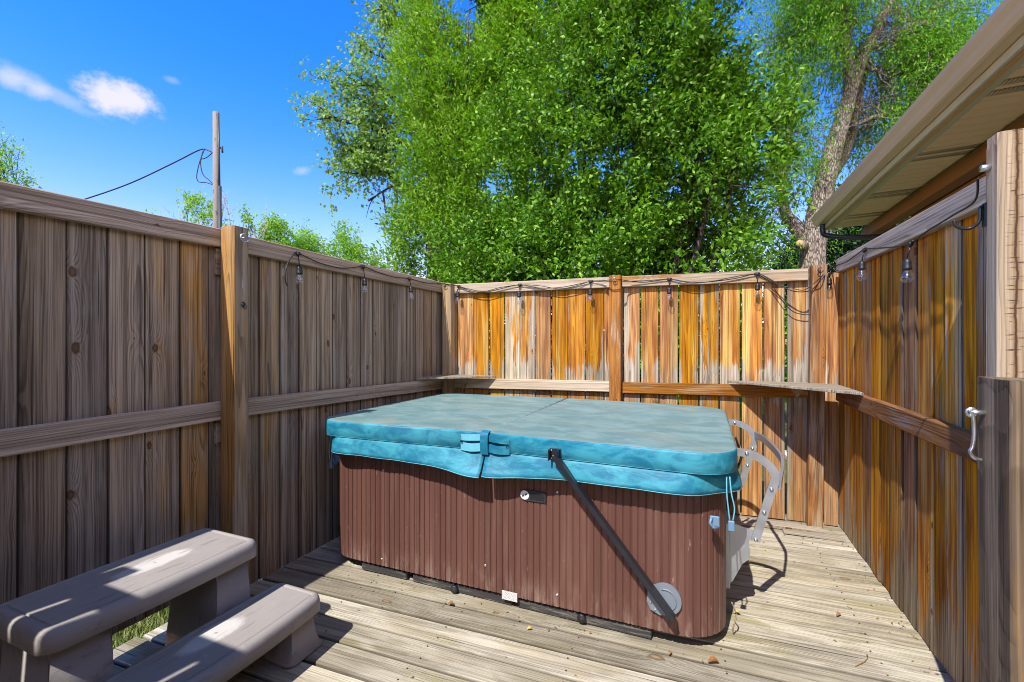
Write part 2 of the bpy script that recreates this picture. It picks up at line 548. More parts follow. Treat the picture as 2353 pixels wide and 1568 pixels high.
while yk < 4.0:
    for jx in (-2.30, -1.72, -1.12, -.52, .08, .68):
        for dy in (.03, .105):
            px, py = jx + rng.uniform(-.012, .012), yk + dy + rng.uniform(-.006, .006)
            py += math.tan(ang) * (px + 1.0)
            vs = [(px + .0042 * math.cos(t), py + .0042 * math.sin(t), .0012) for t in [i * 1.0472 for i in range(6)]]
            mb.add(vs, [(0, 1, 2, 3, 4, 5)], 1)
    yk += .1436
deck = mb.build('deck', [M['deck_wood'], plain('rusty_screw_head', (.06, .05, .045), .6, .3)])
tag(deck, kind='structure')
# joists and rim under the planks
mb = MB()
for jx in (-2.33, -1.75, -1.15, -.55, .05, .65):
    mb.box(jx - .019, jx + .019, -.4, 3.95, -.159, -.043, .002)
tag(mb.build('deck_frame', plain('dark_joist_wood', (.09, .07, .05), .9)), kind='structure')


mb = MB(); mb.box(.97, 1.71, -3.0, 7.0, -.159, -.10, .004)
tag(mb.build('path', plain('bounce_concrete', (.78, .74, .66), .9, 0, .12, 3)), kind='structure')  # unseen pale strip, added to bounce sunlight up onto the soffit


def blades(name, mat, x0, x1, y0, y1, n, h, seed, z=-.16):
    r = np.random.default_rng(seed)
    p = np.stack([r.uniform(x0, x1, n), r.uniform(y0, y1, n), np.full(n, z)], 1)
    a = r.uniform(0, 6.28, n)
    L = h * r.uniform(.5, 1.2, n)
    d = np.stack([np.cos(a), np.sin(a), np.zeros(n)], 1)
    w = np.stack([-np.sin(a), np.cos(a), np.zeros(n)], 1) * .003
    lean = r.uniform(.2, 1.0, n)[:, None]
    up = np.array([0, 0, 1.0])
    v = np.empty((n, 5, 3))
    v[:, 0] = p - w; v[:, 1] = p + w
    mid = p + up * (L * .6)[:, None] + d * (L * .25)[:, None] * lean
    v[:, 2] = mid + w * .8; v[:, 3] = mid - w * .8
    v[:, 4] = p + up * (L * .9)[:, None] + d * (L * .7)[:, None] * lean
    b = np.arange(n)[:, None] * 5
    quads = np.concatenate([b + 0, b + 1, b + 2, b + 3], 1)
    tris = np.concatenate([b + 3, b + 2, b + 4], 1)
    me = bpy.data.meshes.new(name)
    me.from_pydata(v.reshape(-1, 3).tolist(), [], quads.tolist() + tris.tolist())
    at = me.attributes.new('bvar', 'FLOAT_VECTOR', 'POINT')
    at.data.foreach_set('vector', np.repeat(r.random((n, 3)), 5, 0).astype(np.float32).ravel())
    me.materials.append(mat)
    o = bpy.data.objects.new(name, me); COL.objects.link(o)
    return o


M['grass'] = leaf_mat('dry_lawn_grass', (.10, .15, .035), (.30, .34, .12), .6, .3, (.5, .44, .22))
tag(blades('grass', M['grass'], -3.5, -2.39, .2, 3.2, 26000, .075, 5, -.15), kind='stuff')

# ================================================================== fences
A0, B0 = 3.93, .06            # back run: board faces on Y = A0 + B0 * X


def rail(mb, p, q, up, out, W, T, warm=0.0, dark=1.0, bow=.003):
    p, q = Vector(p), Vector(q)
    d = (q - p); L = d.length; d.normalize()
    upv = (Vector(up) - d * Vector(up).dot(d)).normalized()
    mb.board(p, upv, d, out, W, L, T, rng, warm, dark, nseg=8, bev=.004, bow=bow)
    return mb


def post(mb, x0, x1, y0, y1, z1, warm=0.0, dark=1.0, z0=-.1, lean=(0, 0)):
    W, T = x1 - x0, y1 - y0
    al = Vector((lean[0], lean[1], 1)).normalized()
    mb.board(Vector(((x0 + x1) / 2 - lean[0] * 1.0, y1 - lean[1], z0)), X3, al, Vector((0, -1, 0)), W, z1 - z0, T, rng, warm, dark, nseg=6, bev=.006, bow=.003)
    return mb


def screw_eye(name, parent, p, out, mat, s=1.0):
    p, out = Vector(p), Vector(out)
    mb = MB()
    mb.tube([p, p + out * .022 * s], .0035 * s, 6)
    side = Vector((0, 0, 1)).cross(out).normalized()
    pts = [p + out * .022 * s + (side * math.cos(t) + Vector((0, 0, -1)) * math.sin(t)) * .016 * s for t in [x * .52 for x in range(0, 11)]]
    mb.tube(pts, .0035 * s, 6)
    return mb.build(name, mat, parent)


# ---- left fence (in shade)
XL = -2.31
fl = thing('wooden_fence', (XL, 1.6, 0), 'tall grey-brown board fence standing in shade, one post lit orange', 'fence')
seams1 = [onX(u, 800, XL).y for u in (40, 152, 247, 333, 414, 480)]
s = seams1[0]
pre = []
while s > -.3: s -= .137; pre.append(s)
seams1 = pre[::-1] + seams1 + [1.632]
warm1 = {8: 0, 9: .02}
mb = MB()
for i, (a, b) in enumerate(zip(seams1[:-1], seams1[1:])):
    gp = .0018 if (abs(a - onX(40, 800, XL).y) < .01 or abs(a - onX(247, 800, XL).y) < .01) else .0006
    a2 = a + gp
    wv = .14 if abs(a - onX(414, 800, XL).y) < .01 else (.08 if a > 1.5 else rng.uniform(-.08, .03))
    mb.board((XL - .018 + rng.uniform(-.003, .003), (a2 + b) / 2, .105), Y3, Z3, X3, b - a2, 1.79, .018, rng, wv, rng.uniform(.72, 1.12), nseg=8, bev=.005, bow=.0015)
mb.build('board_panel', M['grey_wood'], fl)
seams2 = [1.60] + [onX(u, 780, XL).y for u in (595, 643, 687, 727, 765, 797, 829, 857, 884, 910, 933, 955, 974, 992)] + [3.88]
mb = MB()
for a, b in zip(seams2[:-1], seams2[1:]):
    mb.board((XL - .018 + rng.uniform(-.003, .003), (a + b) / 2 + .0005, 0.004), Y3, Z3, X3, b - a - .001, 1.89, .018, rng, rng.uniform(-.08, .03), rng.uniform(.7, 1.12), nseg=8, bev=.005, bow=.0015)
mb.build('board_panel', M['grey_wood'], fl)
P = lambda y, z: Vector((XL + .001, y, z))
for name, p, q in (('top_rail', P(-.3, 1.855), P(1.592, 1.878)), ('top_rail', P(1.69, 1.871), P(3.79, 1.858)),
                   ('mid_rail', P(-.3, .98), P(1.592, .995)), ('mid_rail', P(1.69, .992), P(3.79, .945))):
    rail(MB(), p, q, Z3, X3, .094, .038, rng.uniform(-.05, .05), rng.uniform(.9, 1.05)).build(name, M['grey_rail'], fl)
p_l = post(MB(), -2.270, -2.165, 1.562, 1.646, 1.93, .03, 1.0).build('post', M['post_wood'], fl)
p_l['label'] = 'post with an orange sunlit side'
p_l.data.materials.append(M['sunlit_post'])  # golden wood for the sunward face, warm sunlight painted into its colour
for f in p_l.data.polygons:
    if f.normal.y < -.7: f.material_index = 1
pf = onX(553, 548, -2.165)
screw_eye('screw_eye', fl, pf, X3, M['steel'], 1.3)
# narrow spacer blocks behind the post
mb = MB(); mb.box(XL + .001, XL + .022, 1.556, 1.597, 1.69, 1.825); mb.build('spacer_block', M['grey_rail'], fl)
mb = MB(); mb.box(XL + .001, XL + .022, 1.556, 1.597, .82, .93); mb.build('spacer_block', M['grey_rail'], fl)
pf = onX(559, 700, -2.165)
mb = MB()
mb.lathe(pf, X3, [(.0, .0), (.011, .0), (.012, .003), (.009, .006), (.0, .006)], 12)
mb.tube([pf + Vector((.004, -.010, .012)), pf + Vector((.008, -.011, -.012)), pf + Vector((.014, 0, -.022)), pf + Vector((.012, .011, -.008))], .003, 6)
mb.build('hook', M['black_metal'], fl)
mb = MB()
mb.tube([pf + Vector((.001, -.002, .16)), pf + Vector((.001, -.004, .08)), pf + Vector((.001, .0, .012))], .0012, 5)
mb.build('wire_tie', M['steel'], fl)

# ---- back fence (sunlit orange)
fb = thing('wooden_fence', (-.7, A0, 0), 'sunlit orange and white streaked board fence behind the hot tub', 'fence')
yb = lambda x, d=0.0: A0 + B0 * x - d
nb = Vector((B0, -1, 0)).normalized(); ab = Vector((1, B0, 0)).normalized()
sl = [onY(u, 760, A0, B0).x for u in (1022, 1052, 1088, 1124, 1159.5, 1194.5, 1230, 1267, 1305, 1345, 1388, 1414)]
sr = [onY(u, 760, A0, B0).x for u in (1414, 1433, 1472, 1514, 1559, 1606, 1653, 1703, 1753, 1806, 1860, 1893)]
warms = [.0, .02, .10, .06, -.10, -.08, .10, .10, .06, -.02, .0]
warmr = [-.02, -.08, .06, .10, .06, -.08, .02, .12, .02, -.09, -.02]
for seams, warm_, gap in ((sl, warms, .006), (sr, warmr, .011)):
    mb = MB()
    for i, (a, b) in enumerate(zip(seams[:-1], seams[1:])):
        x = (a + b) / 2
        o = Vector((x, yb(x), .004)) - nb * (.018 + rng.uniform(-.002, .002))
        lean = Vector((rng.uniform(-.002, .002), 0, 1)).normalized()
        mb.board(o, ab, lean, nb, (b - a - gap * rng.uniform(.6, 1.3)), 1.86, .018, rng, warm_[i], rng.uniform(.9, 1.08), nseg=10, bev=.003, bow=.002)
    mb.build('board_panel', M['orange_wood'], fb)
Q = lambda x, z: Vector((x, yb(x), z)) + nb * .001
xm0, xm1 = onY(1398.5, 800, 3.835, B0).x, onY(1425, 800, 3.835, B0).x
xr0, xr1 = onY(1861, 800, 3.835, B0).x, onY(1896.5, 800, 3.835, B0).x
for name, p, q, mt, w in (('top_rail', Q(-2.17, 1.843), Q(xm0 - .003, 1.846), 'orange_rail', -.06), ('top_rail', Q(xm1 + .003, 1.846), Q(xr0 - .003, 1.842), 'orange_rail', -.02),
                          ('mid_rail', Q(-2.17, .955), Q(xm0 - .003, .965), 'orange_rail', -.08), ('mid_rail', Q(xm1 + .003, .962), Q(xr0 - .003, .972), 'brown_post', .04)):
    rail(MB(), p, q, Z3, nb, .09, .038, w, 1.0).build(name, M[mt], fb)
post(MB(), -2.268, -2.178, 3.70, 3.795, 1.893, .0, .95).build('post', M['post_wood'], fb)
post(MB(), xm0, xm1, 3.80, 3.888, 1.895, .06, 1.0).build('post', M['brown_post'], fb)
post(MB(), xr0, xr1, 3.885, 3.975, 1.9, .0, 1.0, lean=(.012, 0)).build('post', M['brown_post'], fb)
# narrow slat between corner post and right run, mostly in shade
mb = MB(); mb.board((.866, 3.995, .0), X3, Z3, -Y3, .088, 1.85, .018, rng, .05, .9); mb.build('edge_slat', M['orange_wood'], fb)
for (u, v, a) in ((1413, 643, 3.798), (1884, 622, 3.883), (1024, 656, 3.70)):
    screw_eye('screw_eye', fb, onY(u, v, a), -Y3, M['steel'] if u < 1880 and u > 1030 else M['black_metal'], 1.0)
# thin framing rail of the far side, seen through the gaps
rail(MB(), Vector((-2.1, 3.99, 1.35)), Vector((.7, 4.12, 1.35)), Z3, Y3, .03, .02).build('outer_batten', M['shelf_wood'], fb)

# ---- right fence (amber)
XR = .913
fr = thing('wooden_fence', (XR, 3.0, 0), 'amber stained board fence on the right with a shadowed upper half', 'fence')
sx = [onX(u, 900, XR).y for u in (1918, 1946, 1963, 1981, 2000, 2022, 2046, 2073, 2103, 2136, 2172, 2209, 2247)]
sx = [4.06] + [y_ for y_ in sx if y_ < 3.95] + [1.90, 1.76, 1.62]
mb = MB()
for i, (a, b) in enumerate(zip(sx[:-1], sx[1:])):
    mb.board((XR + .018 + rng.uniform(-.004, .004), (a + b) / 2, .004), Y3, Z3, -X3, abs(a - b) - .002, 1.895, .018, rng,
             rng.uniform(-.10, .12) if i > 1 else .0, rng.uniform(.62, 1.15), nseg=10, bev=.004, bow=.003, cup=rng.uniform(-.006, .001))
mb.build('board_panel', M['amber_wood'], fr)
rail(MB(), (XR - .001, 3.885, 1.885), (XR - .001, 1.915, 1.855), Z3, -X3, .098, .038).build('top_rail', M['amber_top_rail'], fr)
rail(MB(), (XR - .001, 3.885, .975), (XR - .001, 1.915, .972), Z3, -X3, .094, .04).build('mid_rail', M['amber_rail'], fr)
post(MB(), .822, .905, 1.853, 1.911, 1.955, -.02, .75).build('post', M['brown_post'], fr)
ep = post(MB(), .80, .99, 1.785, 1.850, 1.965, -.03, 1.0).build('end_post', M['grey_post'], fr)
ep['label'] = 'thick cracked bleached end post'
# coat hook, small clear marker lamp, on the post
mb = MB()
h0 = onX(2264, 500, .822); h0.y = 1.905
mb.tube(smooth_path([h0 + Vector((0, .0, .035)), h0 + Vector((-.012, 0, .03)), h0 + Vector((-.014, 0, -.01)), h0 + Vector((-.035, .01, -.03)), h0 + Vector((-.065, .01, -.02)), h0 + Vector((-.072, .01, .0))], 5), .005, 8)
mb.box(.816, .823, 1.893, 1.912, h0.z - .03, h0.z + .045)
mb.build('coat_hook', M['black_metal'], fr)
h1 = Vector((.80, 1.83, 1.875))
mb = MB(); mb.lathe(h1, -X3, [(.0, 0), (.010, 0), (.011, .006), (.011, .020), (.009, .022), (.0, .022)], 14); mb.build('marker_light', M['steel'], fr)

# ---- run behind the viewer, beside the gate opening: it throws the slatted shade on the steps
ff = thing('wooden_fence', (-1.5, -.25, 0), 'board fence beside the gate opening that shades the plastic steps', 'fence')
mb = MB()
x = -2.31
while x < -.66:
    mb.board((x + .0775, -.248, .05), X3, Z3, Y3, .142, 1.84, .018, rng, 0, 1, nseg=4)
    x += .158
mb.build('board_panel', M['amber_wood'], ff)
for z in (1.855, .97):
    rail(MB(), (-2.17, -.229, z), (-.64, -.229, z), Z3, Y3, .09, .038).build('top_rail' if z > 1.5 else 'mid_rail', M['grey_rail'], ff)
post(MB(), -2.28, -2.18, -.28, -.185, 2.02).build('post', M['post_wood'], ff)
post(MB(), -.66, -.56, -.28, -.185, 1.95).build('post', M['post_wood'], ff)

# ---- gate post with the hanging hook
gp = thing('gate_post', (.52, 1.08, 0), 'short weathered gate post with a steel latch hook, nearest on the right', 'post')
c = onY(2248, 866, 1.12)
gx = c.x
post(MB(), gx, gx + .1, 1.015, 1.12, c.z, -.02, .95).build('post', M['gate_wood'], gp)
p0 = onX(2243, 942, gx); py = 1.095
mb = MB()
zc = H - .87 * 157 / 1046
mb.lathe((gx, py, zc), -X3, [(.0, 0), (.005, 0), (.005, .018), (.0035, .02), (.0, .02)], 8)
ringp = [Vector((gx - .020 + .0075 * math.cos(t), py, zc + .0075 * math.sin(t))) for t in [i * .63 for i in range(11)]]
mb.tube(ringp, .0024, 7)
mb.build('screw_eye', M['steel'], gp)
mb = MB()
hk = [(-.024, 0, .005), (-.018, 0, -.008), (-.0165, 0, -.04), (-.0185, 0, -.062), (-.022, .0, -.073), (-.016, .0, -.083), (-.006, 0, -.086)]
mb.tube(smooth_path([Vector((gx, py, zc)) + Vector(h) for h in hk], 5), .0031, 8)
mb.build('latch_hook', M['steel'], gp)

# ---- corner shelves
def shelf(poly, z, label):
    mb = MB()
    n = len(poly)
    mb.slab(poly, [(.002, z), (0, z + .002), (0, z + .015), (.002, z + .017)], smooth=False)
    cx = sum(p[0] for p in poly) / n; cy = sum(p[1] for p in poly) / n
    d = Vector((poly[2][0] - poly[1][0], poly[2][1] - poly[1][1], 0)).normalized() if n == 3 else X3
    q = Vector((d.y, -d.x, 0))
    mb.co = [((Vector(v) - Vector((cx, cy, z))).dot(q), (Vector(v) - Vector((cx, cy, z))).dot(d) + .5, 0) for v in mb.v]
    o = mb.build('corner_shelf', M['shelf_wood'], origin=(cx, cy, z))
    return tag(o, label, 'shelf')


shelf([(-2.268, 3.695), (-2.268, 3.30), (-1.74, yb(-1.74, .04)), (-2.17, yb(-2.17, .04)), (-2.17, 3.695)], 1.016, 'small grey corner shelf between the shaded fence and the orange fence')
shelf([(.172, yb(.172, .04)), (.874, 3.28), (.874, 3.87), (xr0 - .004, 3.87), (xr0 - .004, yb(xr0, .04))], 1.028, 'silver-grey corner shelf between the orange fence and the amber fence')
mb = MB()
mb.prism([(xr0 - .075, yb(xr0, .041), .93), (xr0 - .01, yb(xr0, .041), 1.026), (xr0 - .13, yb(xr0, .041), 1.026)], (0, -.03, 0)); mb.build('shelf_bracket', M['orange_rail'], fb)
mb = MB()
mb.prism([(-2.06, yb(-2.06, .041), .90), (-2.02, yb(-2.06, .041), 1.012), (-2.10, yb(-2.06, .041), 1.012)], (0, -.03, 0)); mb.build('shelf_bracket', M['orange_rail'], fb)

# ---- loose planks at the back of the deck
mb = MB()

lp = [(-.25, 3.62), (.30, 3.77), (.78, 3.80)]
pts = smooth_path([Vector((a, b, .004)) for a, b in lp], 8)
vs = []; co = []
for i, p in enumerate(pts):
    for dy, dz in ((-.045, 0), (-.045, .017), (.045, .017), (.045, 0)):
        vs.append(p + Vector((0, dy, dz))); co.append((dy, i * .05, dz))
fs = []
for i in range(len(pts) - 1):
    for k in range(4): fs.append((i * 4 + k, i * 4 + (k + 1) % 4, i * 4 + 4 + (k + 1) % 4, i * 4 + 4 + k))
fs += [(3, 2, 1, 0), tuple(len(vs) - 4 + i for i in range(4))]
mb.add(vs, fs, 0, False, co, None, (.61, -.1, 1.1))
tag(mb.build('loose_plank', M['shelf_wood'], origin=(.3, 3.77, 0)), 'pale curved loose plank lying on the deck against the orange fence', 'plank')
mb = MB()
mb.board((.52, 3.70, .001), Y3, Vector((1, .02, 0)).normalized(), Z3, .06, .36, .016, rng, -.1, 1.1)
tag(mb.build('loose_plank', M['shelf_wood'], origin=(.7, 3.70, 0)), 'short loose plank in the deck corner below the right shelf', 'plank')
# ================================================================== hot tub
def vinyl(name, c1, c2, dirt=None, stretch=(7, 7, 14), rough=.55):
    g = NT(name)
    tc = g.n('ShaderNodeTexCoord').outputs['Object']
    n1 = g.noise(g.mul(tc, stretch), 1, 5, .62, .6)
    n2 = g.noise(g.mul(tc, (40, 40, 60)), 1, 4, .6, .4)
    c = g.mix(g.ss(n1, .38, .66), c1, c2)
    c = g.mix(g.m('MULTIPLY', g.ss(n2, .55, .75), .3), c, c2)
    h = g.m('ADD', g.m('MULTIPLY', n1, .8), g.m('MULTIPLY', g.noise(tc, 160, 3), .12))
    if dirt:
        d = g.noise(g.mul(tc, (2.6, 5, 5)), 1, 6, .65, .5)
        c = g.mix(g.m('MULTIPLY', g.ss(d, .46, .70), .42), c, dirt)
        sp = g.noise(g.mul(tc, (30, 55, 30)), 1, 3, .6)
        c = g.mix(g.m('MULTIPLY', g.ss(sp, .66, .74), .5), c, (.27, .22, .13))
    wr = g.noise(g.mul(tc, (3.0, 16, 8)), 1, 3, .6, 1.2)
    nrm = g.bump(g.m('ADD', h, g.m('MULTIPLY', wr, 1.4)), .35, .008)
    g.bsdf(c, rough, 0, nrm, .4)
    return g.mat


M['vinyl_side'] = vinyl('turquoise_marbled_vinyl', (.006, .145, .24), (.042, .285, .375))
M['vinyl_top'] = vinyl('sun_bleached_vinyl', (.115, .215, .225), (.185, .29, .29), (.25, .26, .205), (5, 8, 8), .6)
M['vinyl_hem'] = plain('pale_turquoise_hem', (.14, .46, .58), .5)
g = NT('brown_plastic_slats')
tc = g.n('ShaderNodeTexCoord').outputs['Object']
ts = g.sep(tc)
sid = g.m('FLOOR', g.m('DIVIDE', g.m('ADD', ts[0], 10), .0335))
wn = g.n('ShaderNodeTexWhiteNoise', noise_dimensions='1D'); g.put(wn.inputs['W'], sid)
c = g.mix(wn.outputs['Value'], (.098, .042, .031), (.132, .059, .045))
fade = g.noise(g.mul(tc, (22, 22, 1.1)), 1, 4, .65)
c = g.mix(g.m('MULTIPLY', g.ss(fade, .5, .74), .3), c, (.24, .15, .115))
fl2 = g.noise(g.mul(tc, (60, 60, 14)), 1, 3, .7)
c = g.mix(g.m('MULTIPLY', g.ss(fl2, .67, .73), .55), c, (.40, .30, .26))
low = g.m('MULTIPLY', g.ss(ts[2], .04, .22, 1, 0), g.ss(g.noise(g.mul(tc, (26, 26, 5)), 1, 4, .7), .44, .7))
c = g.mix(g.m('MULTIPLY', low, .42), c, (.42, .32, .27))
fib = g.noise(g.mul(tc, (300, 300, 5)), 1, 3, .6)
c = g.scale(c, g.m('ADD', .8, g.m('MULTIPLY', fib, .4)))
g.bsdf(c, .5, 0, g.bump(fib, .25, .0015), .4)
M['slat'] = g.mat
M['white_plastic'] = plain('white_plastic', (.75, .75, .73), .45)
M['badge'] = plain('dark_slate_plastic', (.035, .037, .05), .35)
M['blue_plastic'] = plain('blue_grey_plastic', (.13, .24, .36), .4)
M['disc'] = plain('grey_nylon', (.17, .20, .24), .45, 0, .15)

TX0, TX1, TY0, TY1 = -2.125, .098, 2.118, 3.52
XF = -1.01
tub = thing('hot_tub', ((TX0 + TX1) / 2, (TY0 + TY1) / 2, 0), 'hot tub with brown slatted sides under a turquoise vinyl cover', 'hot tub')


def perim(outline, step):
    P = [Vector((x, y)) for x, y in outline] + [Vector(outline[0])]
    d = [0]
    for a, b in zip(P[:-1], P[1:]): d.append(d[-1] + (b - a).length)
    def at(s):
        s %= d[-1]
        for i in range(len(P) - 1):
            if d[i + 1] >= s:
                t = (s - d[i]) / max(1e-9, d[i + 1] - d[i])
                e = (P[i + 1] - P[i]).normalized()
                return P[i].lerp(P[i + 1], t), Vector((e.y, -e.x))
    return d[-1], at


out = rrect(TX0, TX1, TY0, TY1, .20, 14)
Ltot, at = perim(out, .01)
ns = round(Ltot / .0335); pit = Ltot / ns
mb = MB()
cols = []
for i in range(ns):
    for f, dep in ((.0, -.0055), (.07, -.0015), (.16, 0), (.80, 0), (.90, -.002), (.93, -.0055)):
        p, n = at((i + f) * pit)
        cols.append(p + n * dep)
rows = [(.062, .006), (.066, .0), (.745, 0), (.75, .006)]
vs = []
for (z, ins) in rows:
    for c in cols: vs.append((c.x, c.y, z))
n = len(cols); fs = []
for j in range(len(rows) - 1):
    for i in range(n): fs.append((j * n + i, j * n + (i + 1) % n, (j + 1) * n + (i + 1) % n, (j + 1) * n + i))
mb.add(vs, fs)
mb.build('cabinet', M['slat'], tub)
mb = MB()
mb.slab(rrect(TX0 + .02, TX1 - .02, TY0 + .02, TY1 - .02, .18), [(.0, .05), (0, .07)], smooth=False)
mb.slab(rrect(TX0 - .012, TX1 + .012, TY0 - .012, TY1 + .012, .21), [(.012, .735), (0, .745), (0, .776), (.01, .779)])
mb.build('shell_rim', M['black_plastic'], tub)
g = NT('black_base_timber')
tc = g.n('ShaderNodeTexCoord').outputs['Object']
c = g.mix(g.ss(g.noise(g.mul(tc, (5, 40, 60)), 1, 5, .7), .5, .72), (.03, .029, .03), (.22, .20, .17))
g.bsdf(c, .85, 0, g.bump(g.noise(g.mul(tc, (8, 60, 60)), 1, 4), .6, .004))
M['base'] = g.mat
mb = MB()
for a, b, in ((-1.86, -1.545), (-1.50, -.90), (-.865, -.215)):
    mb.box(a, b, TY0 + .018, TY0 + .09, .001, .046, .004)
mb.box(-1.90, -.1, TY0 + .15, TY1 - .2, .001, .052, .004)
mb.build('base_frame', M['base'], tub)
for (u, v) in ((1045, 1361), (1337, 1419)):
    r_ = ray(u, v); t = (TY0 + .012) / r_.y
    p = Vector((r_.x * t, TY0 + .012, max(.024, H + r_.z * t)))
    mb = MB(); mb.lathe(p + Vector((0, .03, 0)), -Y3, [(.017, 0), (.017, .03), (.021, .032), (.021, .042), (.017, .045), (.0, .045)], 14)
    mb.build('drain_cap', M['black_plastic'], tub)
for (u, v) in ((880, 1081), (877, 1285), (1280, 1131), (1280, 1368), (1115, 1300)):
    r_ = ray(u, v); t = TY0 / r_.y
    p = Vector((r_.x * t, TY0 + .001, H + r_.z * t))
    mb = MB(); mb.lathe(p, -Y3, [(.007, 0), (.007, .0025), (.003, .0035), (.0, .0025)], 10)
    mb.build('screw', M['steel'], tub)
# badge with its two-lobed emblem
p0 = onY(1195, 1138, TY0 - .004); p1 = onY(1254, 1140, TY0 - .004)
zc = (onY(1225, 1139, TY0).z)
mb = MB()
hw = .0265
poly = []
x0, x1 = p0.x, p1.x
for i in range(11):
    a = R(90 + 18 * i); poly.append((x0 + hw + hw * math.cos(a), zc + hw * math.sin(a)))
poly += [(x1 - .004, zc - hw), (x1, zc - hw + .004), (x1, zc + hw - .008), (x1 - .004, zc + hw - .004)]
mb.prism([(a, TY0 - .008, b) for a, b in poly], (0, .009, 0))
bd = mb.build('badge', M['badge'], tub)
mb = MB(); mb.lathe((x0 + hw, TY0 - .0082, zc), -Y3, [(.0225, 0), (.0225, .0012), (.0, .0012)], 24, smooth=False)
bdisc = mb.build('emblem', M['white_plastic'], bd)
mb = MB()
cx_ = x0 + hw
for sgn in (1, -1):
    w = [(-.0005, .0005), (.006, .009), (.014, .0105), (.0145, .004), (.009, -.001), (.004, -.0035)]
    w = [(cx_ + sgn * a, TY0 - .0097, zc + sgn * b) for a, b in w]
    mb.prism(w, (0, .0003, 0))
mb.build('emblem_mark', M['badge'], bd)
mb = MB(); mb.box(x0 + 2.1 * hw, x1 - .006, TY0 - .0095, TY0 - .0079, zc - .019, zc + .015, .001); mb.build('display_window', M['black_plastic'], bd)
# paper label on the bottom edge
q = onY(1171, 1387, TY0 - .004)
g = NT('faded_paper_label')
tc = g.sep(g.n('ShaderNodeTexCoord').outputs['Object'])
c = g.mix(g.ss(g.noise(g.comb(g.m('MULTIPLY', tc[0], 150), 0, g.m('MULTIPLY', tc[2], 420)), 1, 3), .5, .6), (.62, .62, .62), (.26, .25, .25))
g.bsdf(c, .6); M['paper'] = g.mat
mb = MB(); mb.box(q.x - .042, q.x + .042, TY0 - .006, TY0 - .004, .040, .085, .0005, rot=R(0)); mb.build('paper_label', M['paper'], tub)

# cover: two panels meeting at the fold, each with a skirt
CO = rrect(TX0 - .045, TX1 + .042, TY0 - .062, TY1 + .03, .19, 14)


def half(sign):
    if sign < 0: pts = [p for p in CO if p[0] < XF - .003]
    else: pts = [p for p in CO if p[0] > XF + .003]
    # order them so that the chain starts and ends on the fold line
    n_ = len(pts)
    k = max(range(n_), key=lambda i: (Vector(pts[i]) - Vector(pts[i - 1])).length)
    pts = pts[k:] + pts[:k]
    e = XF + sign * .0035
    return [(e, pts[0][1])] + pts + [(e, pts[-1][1])]


